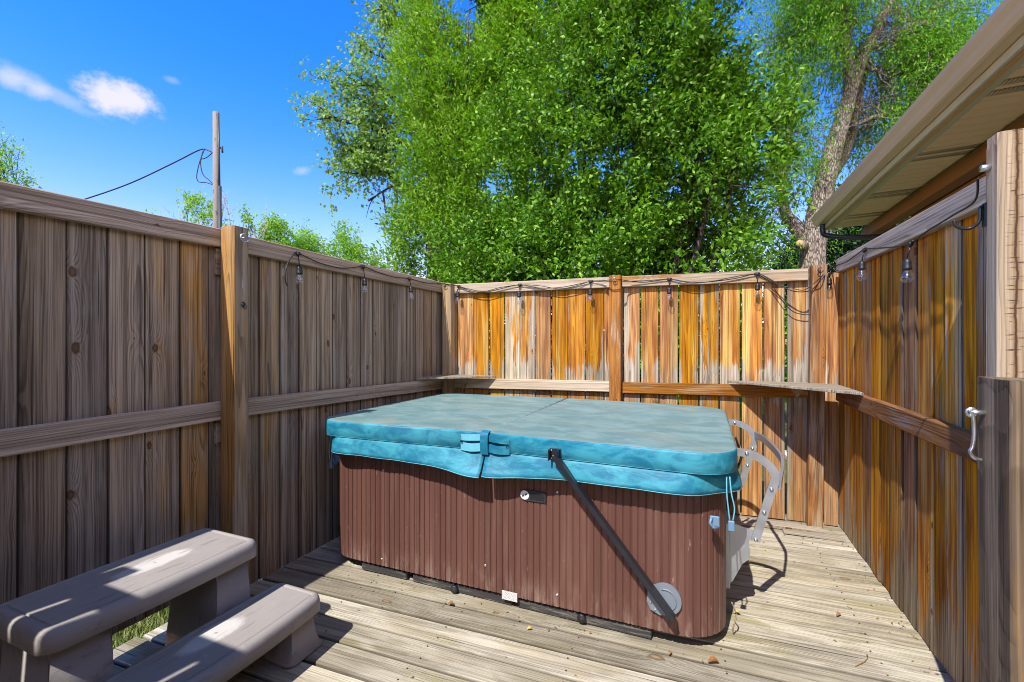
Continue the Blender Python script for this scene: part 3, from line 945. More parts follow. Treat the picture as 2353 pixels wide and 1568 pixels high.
zf = lambda x, y: -.010 * abs(x - XF) / 1.1 - .004 * math.sin((y - 2.0) * 2.0)
for sg, lab in ((-1, None), (1, None)):
    o = half(sg)
    mb = MB()
    mb.slab(o, [(.014, .799), (.003, .800), (.0, .804), (-.001, .84), (.0, .880), (.002, .886), (.006, .890), (.014, .8925), (.03, .894), (.06, .8945)], zf, 0, 1)
    # the outermost rings belong to the side vinyl, the inner ones to the bleached top
    nout = len(o)
    for fi in range(len(mb.f)):
        if len(mb.f[fi]) == 4 and (fi >= nout * 6 or all(abs(mb.v[q_][0] - XF) < .03 for q_ in mb.f[fi]) and fi >= nout * 4): mb.m[fi] = 1
    cp = mb.build('cover_panel', [M['vinyl_side'], M['vinyl_top']], tub)
    # skirt
    chain = o[1:-1]
    if sg < 0: chain = chain[::-1] if chain[0][1] > chain[-1][1] else chain
    else: chain = chain if chain[0][1] < chain[-1][1] else chain[::-1]
    # starts at the front of the fold
    chain = [(XF + sg * .004, CO[0][1])] + chain + [(XF + sg * .004, CO[20][1] if False else TY1 + .03)]
    P = [Vector((a, b)) for a, b in chain]
    # resample
    d = [0]
    for a, b in zip(P[:-1], P[1:]): d.append(d[-1] + (b - a).length)
    N = 150; S = []
    for k in range(N + 1):
        s_ = d[-1] * k / N
        i = max(j for j in range(len(d)) if d[j] <= s_ + 1e-9); i = min(i, len(P) - 2)
        t = (s_ - d[i]) / max(1e-9, d[i + 1] - d[i])
        S.append((P[i].lerp(P[i + 1], t), s_))
    vs = []; hem = []
    cen = Vector((XF, (TY0 + TY1) / 2))
    rows = 6
    for k, (p, s_) in enumerate(S):
        e = (S[min(k + 1, N)][0] - S[max(k - 1, 0)][0]).normalized()
        nrm = Vector((e.y, -e.x))
        if nrm.dot(p - cen) < 0: nrm = -nrm
        tuck = abs(2 * nrm.x * nrm.y) * .040                # the skirt tucks in under the rounded corners
        near = math.exp(-(s_ / .22) ** 2)               # the loose end at the fold hangs lower and kicks outward
        drop = .094 + .004 * math.sin(s_ * 5 + sg) + (.032 * near if sg < 0 else .022 * near)
        for j in range(rows + 1):
            f = j / rows
            fl_ = .016 * f + .004 * f * f * math.sin(s_ * 9 + 1.3 * sg) + .002 * f * math.sin(s_ * 23 + sg)
            kick = near * .055 * f * f * (1.0 if sg < 0 else .45)
            q = p + nrm * (-.007 - tuck + fl_ * 1.5 * (1 - tuck * 18) + kick + .004 * math.sin(math.pi * f) + .0012 * f * math.sin(s_ * 31))
            # slant cut at the fold
            sl = (.024 * f * near * (s_ < .03)) * sg
            z = .803 + zf(p.x, p.y) - drop * f
            vs.append((q.x + sl * .0, q.y, z))
        hem.append(Vector((q.x, q.y, z)))
    fs = []
    for k in range(N):
        for j in range(rows):
            a = k * (rows + 1) + j
            fs.append((a, a + 1, a + rows + 2, a + rows + 1))
    mb = MB(); mb.add(vs, fs, 0, True)
    sk = mb.build('skirt', M['vinyl_side'], cp)
    mod = sk.modifiers.new('thick', 'SOLIDIFY'); mod.thickness = .003; mod.offset = 0
    mb = MB(); mb.tube(hem, .0022, 5); mb.build('hem_piping', M['vinyl_hem'], cp)
    # seam cord between panel and skirt
    mb = MB(); mb.tube([Vector((p.x, p.y, .802 + zf(p.x, p.y))) + Vector(((p.x - cen.x), (p.y - cen.y), 0)).normalized() * -.002 for p, _ in S], .0025, 5)
    mb.build('seam', M['vinyl_side'], cp)
# handle straps at the fold
yf = TY0 - .069
for sg in (-1, 1):
    mb = MB()
    x0 = XF + sg * .012; x1 = XF + sg * .135
    pts = smooth_path([(x0, yf + .003, .866), (x0 + sg * .04, yf - .006, .864), (x0 + sg * .085, yf - .004, .860), (x1, yf + .004, .858)], 4)
    mb.tube(pts, 0, 4, flat=(.016, .002, (0, 0, 1)))
    mb.tube(smooth_path([(x0, yf + .001, .818), (x0 + sg * .06, yf - .008, .812), (x1, yf + .003, .812)], 4), 0, 4, flat=(.020, .003, (0, 0, 1)))
    mb.build('handle_strap', M['vinyl_hem' if sg < 0 else 'vinyl_side'], tub)
    mb = MB(); mb.tube([(x1 - sg * .006, yf - .006, .85), (x1 - sg * .002, yf - .008, .836), (x1 - sg * .012, yf - .008, .830), (x1 - sg * .012, yf - .006, .844)], .0022, 6)
    mb.build('ring', M['black_metal'], tub)
    mb = MB(); mb.box(x1 - .002, x1 + .002, yf - .001, yf + .008, .796, .868, .0008); mb.build('seam_edge', M['vinyl_side'], tub)
mb = MB()
pts = smooth_path([(XF + .004, yf + .02, .896), (XF + .004, yf - .006, .886), (XF + .004, yf - .012, .855), (XF + .004, yf - .011, .82), (XF + .004, yf - .006, .785)], 5)
mb.tube(pts, 0, 4, flat=(.0045, .021, (0, -1, 0)))
mb.build('fold_strap', M['vinyl_side'], tub)
# hanging straps and buckles at the front corners
pr = onY(1660, 1095, TY0 + .02)
def hang(p, dx, name='buckle_strap'):
    p = Vector(p)
    mb = MB()
    for k in (-.006, .006):
        mb.tube(smooth_path([p + Vector((k, 0, 0)), p + Vector((k * 1.5 + dx * .3, -.006, -.07)), p + Vector((k * 2 + dx, -.004, -.13)), p + Vector((dx + k, 0, -.185))], 5), .003, 6)
    st = mb.build(name, M['vinyl_hem'], tub)
    mb = MB()
    q = p + Vector((dx, -.002, -.185))
    mb.box(q.x - .013, q.x + .013, q.y - .006, q.y + .006, q.z - .045, q.z, .004)
    mb.build('buckle', M['blue_plastic'], st)
hang((.098, 2.135, .775), .012)
hang((-2.16, 2.21, .775), -.008)
for cpos in ((.048, 2.108, .585), (-2.135, 2.235, .60)):
    mb = MB()
    c = Vector(cpos)
    mb.box(c.x - .022, c.x + .016, c.y - .004, c.y + .006, c.z - .022, c.z + .024, .003)
    mb.tube([c + Vector((-.014, -.008, .022)), c + Vector((-.022, -.018, 0)), c + Vector((-.010, -.018, -.018)), c + Vector((.008, -.008, -.02))], .006, 7)
    mb.build('latch_clip', M['blue_plastic'], tub)

# black lifter bar across the front
pb = onY(1273, 1046, TY0 - .092); pe = onY(1535, 1405, TY0 - .060)
mb = MB()
d = (pe - pb).normalized()
mb.tube([pb + d * .005, pe + d * .035], 0, 4, flat=(.021, .011, (0, -1, 0)))
mb.f; bar = mb.build('lifter_bar', M['black_metal'], tub)
bar.data.polygons.foreach_set('use_smooth', [False] * len(bar.data.polygons))
mb = MB()
mb.box(pb.x - .026, pb.x + .026, TY0 - .075, TY0 - .066, pb.z - .030, pb.z + .026, .002)
mb.box(pb.x - .026, pb.x - .020, TY0 - .108, TY0 - .068, pb.z - .026, pb.z + .026, .002)
mb.box(pb.x + .016, pb.x + .022, TY0 - .108, TY0 - .068, pb.z - .026, pb.z + .026, .002)
br = mb.build('bracket', M['black_metal'], bar)
for a, b in ((-.018, .017), (.018, .017), (-.018, -.02), (0, 0)):
    mb = MB(); mb.lathe((pb.x + a, TY0 - (.075 if (a or b) else .106), pb.z + b), -Y3, [(.0042, 0), (.0042, .002), (.0, .003)], 8)
    mb.build('screw', M['steel'], bar)
pc = Vector((pe.x - .027, TY0 - .001, pe.z + .022))
mb = MB()
poly = []
for i in range(17):
    a = R(-70 + 200 * i / 16); poly.append((pc.x + .012 + .068 * math.cos(a), pc.z + .068 * math.sin(a)))
poly += [(pc.x - .058, pc.z + .048), (pc.x - .066, pc.z - .02), (pc.x - .05, pc.z - .055), (pc.x - .01, pc.z - .072)]
mb.prism([(a, TY0 - .016, b) for a, b in poly], (0, .016, 0))
mb.tube([Vector((pc.x + .012 + .046 * math.cos(R(a)), TY0 - .017, pc.z + .046 * math.sin(R(a)))) for a in range(-60, 120, 12)], .004, 6)
dsk = mb.build('pivot_plate', M['disc'], bar)
for a, b in ((-.048, -.02), (-.03, -.05), (-.05, .03), (.0, .0)):
    y_ = TY0 - .016
    p = (pc.x + a, y_, pc.z + b)
    if a == 0: p = (pe.x, TY0 - .072, pe.z)
    mb = MB(); mb.lathe(p, -Y3, [(.007 if a == 0 else .005, 0), (.007 if a == 0 else .005, .004), (.0, .006)], 9)
    mb.build('bolt', M['steel'], bar)

# aluminium lifter on the right side
def strap_bar(name, pts, w, t, mat, parent, k=5):
    mb = MB(); mb.tube(smooth_path(pts, k), 0, 4, flat=(t, w, (0, 1, 0)))
    return mb.build(name, mat, parent)
for Yn in (2.48, 3.38):
    arm = strap_bar('lifter_arm', [(.150, Yn, .808), (.185, Yn, .806), (.235, Yn, .795), (.285, Yn, .762), (.312, Yn, .722), (.315, Yn, .690), (.300, Yn, .635), (.268, Yn, .52), (.232, Yn, .385)], .019, .004, M['galv'], tub)
    for px, pz in ((.195, .806), (.30, .645), (.27, .53), (.234, .393)):
        mb = MB(); mb.lathe((px, Yn - .004, pz), -Y3, [(.0085, 0), (.0085, .006), (.006, .009), (0, .009)], 10); mb.build('bolt', M['steel'], arm)
    mb = MB()
    poly = [(.118, .44), (.142, .452), (.225, .432), (.236, .41), (.228, .385), (.208, .385), (.205, .36), (.212, .33), (.208, .29), (.178, .262), (.135, .17), (.118, .15)]
    mb.prism([(a, Yn + .006, b) for a, b in poly], (0, .005, 0))
    mb.build('side_plate', M['galv'] if Yn < 3 else M['black_metal'], tub)  # far plate made black, the shadow it sits in painted as its colour
    mb = MB(); mb.box(.100, .122, Yn - .02, Yn + .16, .14, .46, .003); mb.build('mounting_flange', M['galv'] if Yn < 3 else M['black_metal'], tub)  # far flange gets the same painted shadow
bowb = [(.318, 3.375, .735), (.352, 3.15, .742), (.385, 2.86, .725), (.380, 2.72, .70), (.335, 2.485, .665)]
mb = MB(); mb.tube(smooth_path(bowb, 6), 0, 4, flat=(.020, .007, (0, 0, 1)))
mb.build('cross_bar', M['galv'], tub)
mb = MB(); mb.tube([(.225, 3.38, .66), (.242, 3.375, .60), (.20, 3.37, .47)], .008, 7)
mb.tube([(.19, 3.2, .74), (.225, 3.3, .62)], .007, 7); mb.build('gas_strut', M['black_metal'], tub)
mb = MB(); mb.tube(smooth_path([(.12, 2.30, .16), (.14, 2.31, .10), (.125, 2.30, .04), (.13, 2.32, .005)], 5), .003, 6); mb.build('drain_wire', M['shelf_wood'], tub)

# ================================================================== spa steps
g = NT('taupe_moulded_plastic')
tc = g.n('ShaderNodeTexCoord').outputs['Object']
ts = g.sep(tc)
base = g.mix(g.noise(tc, 5, 5, .6), (.295, .268, .258), (.36, .33, .32))
# worn bleached ovals on each tread, streaks of grime
def oval(cx, cy, rx, ry, z0, z1):
    a = g.m('DIVIDE', g.m('SUBTRACT', ts[0], cx), rx); b = g.m('DIVIDE', g.m('SUBTRACT', ts[1], cy), ry)
    r2 = g.m('SQRT', g.m('ADD', g.m('MULTIPLY', a, a), g.m('MULTIPLY', b, b)))
    r2 = g.m('ADD', r2, g.m('MULTIPLY', g.m('SUBTRACT', g.noise(tc, 14, 4), .5), .7))
    return g.m('MULTIPLY', g.ss(r2, .7, 1.05, 1, 0), g.ss(ts[2], z0, z1))
SO = (-1.85, 1.08, 0)
w1 = oval(-1.985 - SO[0], 1.105 - SO[1], .055, .14, .44, .47)
w2 = g.m('MULTIPLY', oval(-1.715 - SO[0], 1.165 - SO[1], .06, .14, .2, .22), g.ss(ts[2], .3, .28))
c = g.mix(g.m('MULTIPLY', g.m('MAXIMUM', w1, w2), .8), base, (.62, .60, .58))
gr = g.noise(g.mul(tc, (60, 7, 20)), 1, 5, .7)
c = g.mix(g.m('MULTIPLY', g.ss(gr, .54, .70), .55), c, (.16, .125, .10))
sc = g.noise(g.mul(tc, (25, 25, 25)), 1, 5, .8)
c = g.mix(g.m('MULTIPLY', g.ss(sc, .60, .70), .35), c, (.5, .47, .45))
scr = g.noise(g.mul(tc, (5, 140, 90)), 1, 3, .8, .8)
c = g.mix(g.m('MULTIPLY', g.ss(scr, .70, .75), .18), c, (.55, .52, .50))
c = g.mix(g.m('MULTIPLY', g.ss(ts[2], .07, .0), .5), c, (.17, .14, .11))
g.bsdf(c, .62, 0, g.bump(g.m('ADD', g.noise(tc, 260, 4), g.m('MULTIPLY', g.noise(tc, 22, 4), 1.2)), .55, .002), .3)
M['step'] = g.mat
st = thing('spa_steps', SO, 'taupe plastic two-tread spa steps by the shaded fence', 'steps')


def tread(x0, x1, y0, y1, z, bulge, lip=.072):
    o = rrect(x0, x1, y0, y1, .045, 8)
    yc, hl = (y0 + y1) / 2, (y1 - y0) / 2
    o2 = []
    # subdivide the long edges so the front can bow
    for i in range(len(o)):
        a, b = Vector(o[i - 1]), Vector(o[i])
        nn = max(1, int((b - a).length / .05))
        for k in range(1, nn + 1): o2.append(a.lerp(b, k / nn))
    o3 = [(p.x + (bulge * (1 - ((p.y - yc) / hl) ** 2) if p.x > (x0 + x1) / 2 else 0), p.y) for p in o2]
    mb = MB()
    mb.slab(o3, [(.010, z - lip + .004), (.006, z - lip), (.0, z - lip + .002), (.0, z - .030), (.003, z - .016), (.010, z - .006), (.020, z - .0012), (.034, z), (.0352, z - .005), (.0395, z - .005), (.041, z)])
    return mb


def leg(x0, x1, y0, y1, z, tx=.03, ty=.03, flare=.012):
    o = rrect(x0, x1, y0, y1, .035, 6)
    mb = MB()
    mb.slab(o, [(flare * .4, .001), (0, .004), (0, .012), (flare * .5, .018), (flare, .022), (flare + .018, z * .5), (flare + .03, z)])
    return mb


UX0, UX1, LX0, LX1 = -2.165, -1.80, -1.83, -1.555
ut = tread(UX0, UX1, .70, 1.425, .48, .015).build('upper_tread', M['step'], st)
lt = tread(LX0, LX1, .72, 1.545, .235, .025).build('lower_tread', M['step'], st)
for par, args in ((ut, (UX0, UX1 - .0, 1.215, 1.43, .41)), (ut, (UX0, UX1 - .0, .695, .93, .41)),
                  (lt, (LX0 + .02, LX1 - .0, 1.365, 1.555, .165)), (lt, (LX0 + .02, LX1 - .0, .71, .93, .165))):
    leg(*args).build('leg', M['step'], st)
for (x_, y_, z_) in ((-1.985, 1.105, .4803), (-1.715, 1.165, .2353)):
    mb = MB(); mb.lathe((x_, y_, z_ - .002), Z3, [(.005, 0), (.005, .0024), (.003, .001), (0, .001)], 10); mb.build('screw_hole', M['black_plastic'], ut if z_ > .3 else lt)

# ================================================================== string lights
g = NT('clear_bulb_glass')
tr = g.n('ShaderNodeBsdfTransparent'); tr.inputs[0].default_value = (.95, .96, .97, 1)
gl = g.n('ShaderNodeBsdfGlossy'); gl.inputs['Roughness'].default_value = .03; gl.inputs[0].default_value = (1, 1, 1, 1)
fr_ = g.n('ShaderNodeLayerWeight'); fr_.inputs[0].default_value = .35
mx = g.n('ShaderNodeMixShader')
g.put(mx.inputs[0], g.m('ADD', g.m('MULTIPLY', fr_.outputs['Facing'], .55), .07))
g.t.links.new(tr.outputs[0], mx.inputs[1]); g.t.links.new(gl.outputs[0], mx.inputs[2]); g.t.links.new(mx.outputs[0], g.out.inputs[0])
M['glass'] = g.mat
M['filament'] = plain('bulb_insides', (.55, .52, .45), .4)
XS = XL + .051; AS = A0 - .053; XE = XR - .052
sl_ = thing('string_lights', (-.6, AS, 1.85), 'black cord of clear hanging bulbs along the fence tops', 'string lights')
J = []
Lx = lambda u, v, d=0: onX(u, v, XS + d)
Bk = lambda u, v, d=0: onY(u, v, AS - d, B0)
Rx = lambda u, v, d=0: onX(u, v, XE - d)
spec = [(Lx, 685, 583, 613, 652), (Lx, 835, 613, 641, 673), (Lx, 941.5, 641, 659, 690),
        (Bk, 1053, 658, 671, 700), (Bk, 1194, 655, 671, 701), (Bk, 1357, 647, 666, 694), (Bk, 1538, 642, 662, 692), (Bk, 1740, 630, 653, 685),
        (Rx, 1910, 616, 639, 676), (Rx, 1986, 574, 601, 647), (Rx, 2092, 559, 596, 651)]
for fn, u, v, vs_, vb in spec:
    j = fn(u, v); d_ = (j - Vector((0, 0, H))).dot(Vector((-S_, C_, 0)))
    zt = j.z - (vs_ - v) * d_ / F; zb = j.z - (vb - v) * d_ / F
    J.append(j)
    outv = X3 if fn is Lx else (-Y3 if fn is Bk else -X3)
    c = j + outv * .012
    tot = zt - zb
    mb = MB()
    mb.lathe(j + Vector((0, 0, .008)), Vector((0, 0, -1)), [(0, 0), (.009, .002), (.012, .008), (.012, .016), (.007, .022), (.004, .026)], 10)
    mb.lathe(j + Vector((0, 0, .005)) - outv * .004, outv.cross(Z3), [(.005, -.020), (.008, -.012), (.008, .012), (.005, .020)], 8)
    mb.tube([j + Vector((0, 0, -.014)), j.lerp(Vector((c.x, c.y, zt)), .5), Vector((c.x, c.y, zt))], .0032, 6)
    mb.lathe((c.x, c.y, zt + .004), Vector((0, 0, -1)), [(.004, 0), (.010, .004), (.0145, .012), (.016, .020), (.0165, .040), (.0175, .042), (.0175, .050), (.014, .052)], 14)
    so = mb.build('bulb_socket', M['black_plastic'], sl_)
    Lb = max(.06, tot - .048)
    mb = MB()
    prof = [(.012, 0), (.0135, .010), (.019, .3 * Lb), (.0245, .52 * Lb), (.0255, .66 * Lb), (.022, .84 * Lb), (.014, .95 * Lb), (.005, .995 * Lb), (0, Lb)]
    mb.lathe((c.x, c.y, zt - .046), Vector((0, 0, -1)), prof, 16)
    mb.build('bulb', M['glass'], so)
    mb = MB()
    mb.lathe((c.x, c.y, zt - .046), Vector((0, 0, -1)), [(.007, 0), (.006, .18 * Lb), (.003, .34 * Lb), (0, .36 * Lb)], 8)
    for a in (-1, 1):
        mb.tube([Vector((c.x + a * .002, c.y + a * .002, zt - .046 - .3 * Lb)), Vector((c.x + a * .006, c.y + a * .005, zt - .046 - .62 * Lb))], .0008, 5)
    mb.tube([Vector((c.x - .006, c.y - .005, zt - .046 - .62 * Lb)), Vector((c.x, c.y, zt - .046 - .56 * Lb)), Vector((c.x + .006, c.y + .005, zt - .046 - .62 * Lb))], .0008, 5)
    mb.build('filament', M['filament'], so)
corner = onX(1020, 650, -2.215)
corner = Vector((-2.20, 3.685, corner.z))
path = [Lx(660, 657, .02), Lx(655, 640, .03), Lx(659, 612, .03), Lx(670, 591, .015), J[0], Lx(730, 603), Lx(775, 615), Lx(805, 616), J[1], Lx(868, 626), Lx(905, 637), J[2], Lx(975, 650), Lx(1003, 651),
        Vector((-2.24, 3.688, 1.885)), Vector((-2.17, 3.692, 1.875)), J[3], Bk(1080, 668), Bk(1112, 672), Bk(1150, 664), J[4], Bk(1240, 662), Bk(1285, 661), Bk(1325, 654), J[5], Bk(1388, 645, .02),
        onY(1399, 644, 3.785, B0), onY(1425, 643, 3.785, B0), Bk(1438, 645, .03), Bk(1480, 649), J[6], Bk(1580, 648), Bk(1630, 648), Bk(1690, 640), J[7], Bk(1775, 645), Bk(1815, 667, .03), Bk(1846, 671, .06), onY(1868, 664, 3.83, B0), onY(1890, 640, 3.80, B0),
        J[8], Rx(1940, 604), Rx(1963, 590), J[9], Rx(2030, 570), Rx(2060, 567), J[10], Rx(2130, 532), Rx(2190, 495), Rx(2240, 462), Vector((.815, 1.93, 1.872))]
mb = MB(); mb.tube(smooth_path(path, 5), .0036, 6); mb.build('cord', M['cord'], sl_)
# second strand of the twin cord along the back
path2 = [J[3] + Vector((0, -.004, 0)), Bk(1080, 665, .006), Bk(1112, 670, .006), Bk(1150, 661, .006), J[4], Bk(1240, 657, .006), Bk(1285, 664, .006), Bk(1325, 657, .006), J[5], Bk(1388, 648, .02), onY(1399, 647, 3.783, B0), onY(1425, 646, 3.783, B0), Bk(1438, 647, .03), Bk(1490, 645, .006), J[6], Bk(1590, 651, .006), Bk(1640, 646, .006), Bk(1690, 636, .006), J[7],
         Bk(1762, 639, .004), Bk(1790, 656, .02), Bk(1815, 661, .05), Bk(1846, 667, .07), onY(1872, 650, 3.80, B0), J[8]]
mb = MB(); mb.tube(smooth_path(path2, 5), .0032, 6); mb.build('cord', M['cord'], sl_)
path3 = [J[7], Bk(1765, 645, -.005), Bk(1782, 668, -.008), Bk(1802, 697, -.012), Bk(1822, 716, -.014), Bk(1845, 723, -.014), Bk(1862, 723, -.014)]  # dark tube standing in for the shadow the sagging cord throws on the boards
mb = MB(); mb.tube(smooth_path(path3, 5), .0034, 6); mb.build('cord_shadow', M['cord'], sl_)

# ================================================================== litter on the deck
def crumbs():
    r = np.random.default_rng(77); vs = []; fs = []
    for i in range(240):
        k = r.random()
        if k < .35: x, y = .90 - abs(r.normal()) * .05, r.uniform(1.9, 3.9)
        elif k < .55: x, y = r.uniform(-2.0, .1), 2.10 - abs(r.normal()) * .06
        elif k < .7: x, y = r.uniform(.2, .9), 3.75 - abs(r.normal()) * .12
        else: x, y = r.uniform(-2.2, .9), r.uniform(1.4, 3.8)
        s = r.uniform(.002, .007); a = r.uniform(0, 6.28)
        c, q = math.cos(a) * s, math.sin(a) * s
        b = len(vs); z = .002 + r.random() * .003
        vs += [(x - c * 1.6, y - q * 1.6, z), (x + q * .6, y - c * .6, z + s * .4), (x + c * 1.6, y + q * 1.6, z), (x - q * .6, y + c * .6, z + s * .3), (x, y, z + s * .7)]
        fs += [(b, b + 1, b + 4), (b + 1, b + 2, b + 4), (b + 2, b + 3, b + 4), (b + 3, b, b + 4)]
    m = MB(); m.add(vs, fs)
    o = m.build('leaf_litter', plain('dry_litter', (.22, .15, .075), .9, 0, .6, 25))
    return tag(o, kind='stuff')
crumbs()
M['dead1'] = plain('dry_brown_leaf', (.26, .11, .035), .7, 0, .3, 40)
M['dead2'] = plain('dry_yellow_leaf', (.55, .42, .12), .7, 0, .3, 40)
def dead_leaf(u, v, L, ang, mat, lab):
    p = onZ(u, v, .003)
    mb = MB()
    a = Vector((math.cos(ang), math.sin(ang), 0)); b = Vector((-a.y, a.x, 0))
    pr = []
    for i in range(7):
        f = i / 6; w = .32 * L * math.sin(math.pi * min(1, f * .95 + .04)) ** .8
        z = .012 * L / .04 * math.sin(f * 3.1) + .001
        pr.append((p + a * (L * (f - .5)) + b * w + Z3 * (z + .35 * w), p + a * (L * (f - .5)) + Z3 * z, p + a * (L * (f - .5)) - b * w + Z3 * (z + .2 * w)))
    vs = [q for r_ in pr for q in r_]
    fs = []
    for i in range(6):
        for k in range(2): fs.append((i * 3 + k, i * 3 + k + 1, i * 3 + 4 + k, i * 3 + 3 + k))
    mb.add(vs, fs)
    o = mb.build('dead_leaf', mat, origin=p)
    md = o.modifiers.new('thick', 'SOLIDIFY'); md.thickness = .0006
    tag(o, lab, 'leaf', 'dead leaves on the deck')
dead_leaf(1640, 1523, .045, .3, M['dead1'], 'curled brown leaf in the open deck middle, nearest to the viewer')
dead_leaf(1540, 1502, .022, 1.2, M['dead1'], 'tiny brown leaf scrap left of the curled brown leaf')
dead_leaf(1694, 1410, .03, .1, M['dead2'], 'pale yellow leaf by the rounded right corner of the tub')
dead_leaf(1928, 1414, .03, .8, M['dead1'], 'reddish leaf lying near the amber fence')
dead_leaf(1217, 1447, .026, .5, M['dead2'], 'small yellow leaf on boards in front of the tub label')
dead_leaf(1036, 1390, .034, .2, M['dead1'], 'brown crumpled leaf beside the left drain cap')
dead_leaf(1860, 1232, .03, .6, M['dead1'], 'dry leaf below the loose planks')
dead_leaf(1760, 1265, .02, 2.0, M['dead2'], 'yellow leaf scrap just behind the aluminium lifter')
p = onZ(1980, 1520, .003)
mb = MB(); mb.tube(smooth_path([onZ(1966, 1531, .004), onZ(1983, 1523, .006), onZ(1994, 1512, .005), onZ(1992, 1503, .004)], 5), .0016, 5)
tag(mb.build('twig', M['dead1'], origin=p), 'thin curved brown twig on the deck by the amber fence', 'twig')
# ================================================================== house on the right
g = NT('tan_soffit')
tc = g.sep(g.n('ShaderNodeTexCoord').outputs['Object'])
c = g.mix(g.noise(g.n('ShaderNodeTexCoord').outputs['Object'], 2, 4), (.80, .60, .32), (.85, .66, .38))
g.bsdf(c, .6); M['soffit'] = g.mat
M['gutter'] = plain('tan_gutter_paint', (.60, .47, .29), .4, 0, .1, 3)
M['fascia'] = plain('ochre_fascia_paint', (.56, .33, .12), .55, 0, .15, 4)
M['trim'] = plain('sage_trim_paint', (.50, .48, .31), .5, 0, .1, 5)
M['house_wood'] = plain('dark_stained_beam', (.26, .115, .035), .7, 0, .3, 6)
M['house_wall'] = plain('dark_brown_siding', (.10, .055, .028), .8, 0, .25, 4)
M['roof'] = plain('grey_shingle', (.12, .11, .10), .9, 0, .3, 12, bump=.5)
hx, YE, YS = 1.09, 5.86, -3.0
hs = thing('house', (2.6, 1.4, -.15), 'low house with tan gutter and ribbed soffit above the amber fence', 'house')
mb = MB()
prof = [(hx, 2.69), (hx + .004, 2.665), (hx + .022, 2.64), (hx + .03, 2.618), (hx + .042, 2.598), (hx + .055, 2.594), (hx + .125, 2.594), (hx + .125, 2.69), (hx + .121, 2.69), (hx + .121, 2.6), (hx + .056, 2.6), (hx + .034, 2.62), (hx + .012, 2.67), (hx + .012, 2.69)]
mb.prism([(a, YS, b) for a, b in prof], (0, YE - YS, 0))
mb.prism([(a, YE, b) for a, b in [(hx, 2.69), (hx + .022, 2.64), (hx + .042, 2.598), (hx + .125, 2.594), (hx + .125, 2.69)]], (0, .004, 0))
gt = mb.build('gutter', M['gutter'], hs)
mb = MB(); mb.box(hx + .127, hx + .150, YS, YE - .02, 2.545, 2.70, .002); mb.build('fascia', M['fascia'], hs)
mb = MB(); mb.box(hx + .104, hx + .1265, YS, YE - .02, 2.548, 2.592, .003); mb.box(hx + .151, hx + .19, YS, YE - .02, 2.548, 2.566, .003); mb.build('soffit_trim', M['trim'], hs)
# ribbed soffit sheet, ribs run across the eave
mb = MB()
n = 0; y = YS; vs = []; zs = 2.575
pat = [(0, 0), (.085, 0), (.09, .007), (.10, .007), (.105, 0)]
while y < YE:
    for dy, dz in pat:
        vs.append((hx + .152, y + dy, zs - .001 + dz)); vs.append((1.66, y + dy, zs + .012 + dz))
    y += .105
fs = [(2 * i, 2 * i + 1, 2 * i + 3, 2 * i + 2) for i in range(len(vs) // 2 - 1)]
mb.add(vs, fs)
mb.build('soffit', M['soffit'], hs)
# perforated vent strips
M['vent'] = plain('soffit_vent_shadow', (.23, .18, .11), .8)
for yv in (1.05, 1.95, 2.85, 3.75, 4.65, 5.35):
    for k in range(2):
        mb = MB()
        y0, y1 = yv + k * .105 + .008, yv + k * .105 + .078
        zz = lambda x_: zs + .012 * (x_ - hx) / .57
        for e_ in (y0, y1 - .004): mb.prism([(hx + .20, e_, zz(hx + .2) - .001), (hx + .63, e_, zz(hx + .63) - .001), (hx + .63, e_, zz(hx + .63) + .004), (hx + .2, e_, zz(hx + .2) + .004)], (0, .004, 0))
        for j in range(26):
            x_ = hx + .20 + j * .0165
            mb.box(x_, x_ + .009, y0 + .001, y1 - .001, zz(x_) - .0035, zz(x_) + .0045, 0)
        mb.build('soffit_vent', M['vent'], hs)
mb = MB(); mb.box(1.60, 1.70, YS, YE + .25, 2.46, 2.574, .004); mb.build('beam', M['house_wood'], hs)
mb = MB(); mb.box(1.70, 1.75, YS, YE + .0, 2.40, 2.455, .004); mb.build('trim_board', M['house_wood'], hs)
mb = MB(); mb.box(1.72, 5.5, YS, YE - .7, -.14, 2.66, 0); mb.build('wall', M['house_wall'], hs)
mb = MB(); mb.prism([(hx + .06, YS - .1, 2.70), (hx + .06, YS - .1, 2.74), (5.5, YS - .1, 4.10), (5.5, YS - .1, 4.05)], (0, YE - YS + .12, 0)); mb.build('roof', M['roof'], hs)
M['spout'] = plain('dark_blue_downspout', (.02, .032, .05), .4)
mb = MB()
mb.tube(smooth_path([(hx + .09, 5.76, 2.60), (hx + .09, 5.76, 2.52), (hx + .13, 5.76, 2.47), (1.45, 5.70, 2.42), (1.72, 5.66, 2.40)], 5), .026, 8)
mb.build('downspout', M['spout'], hs)

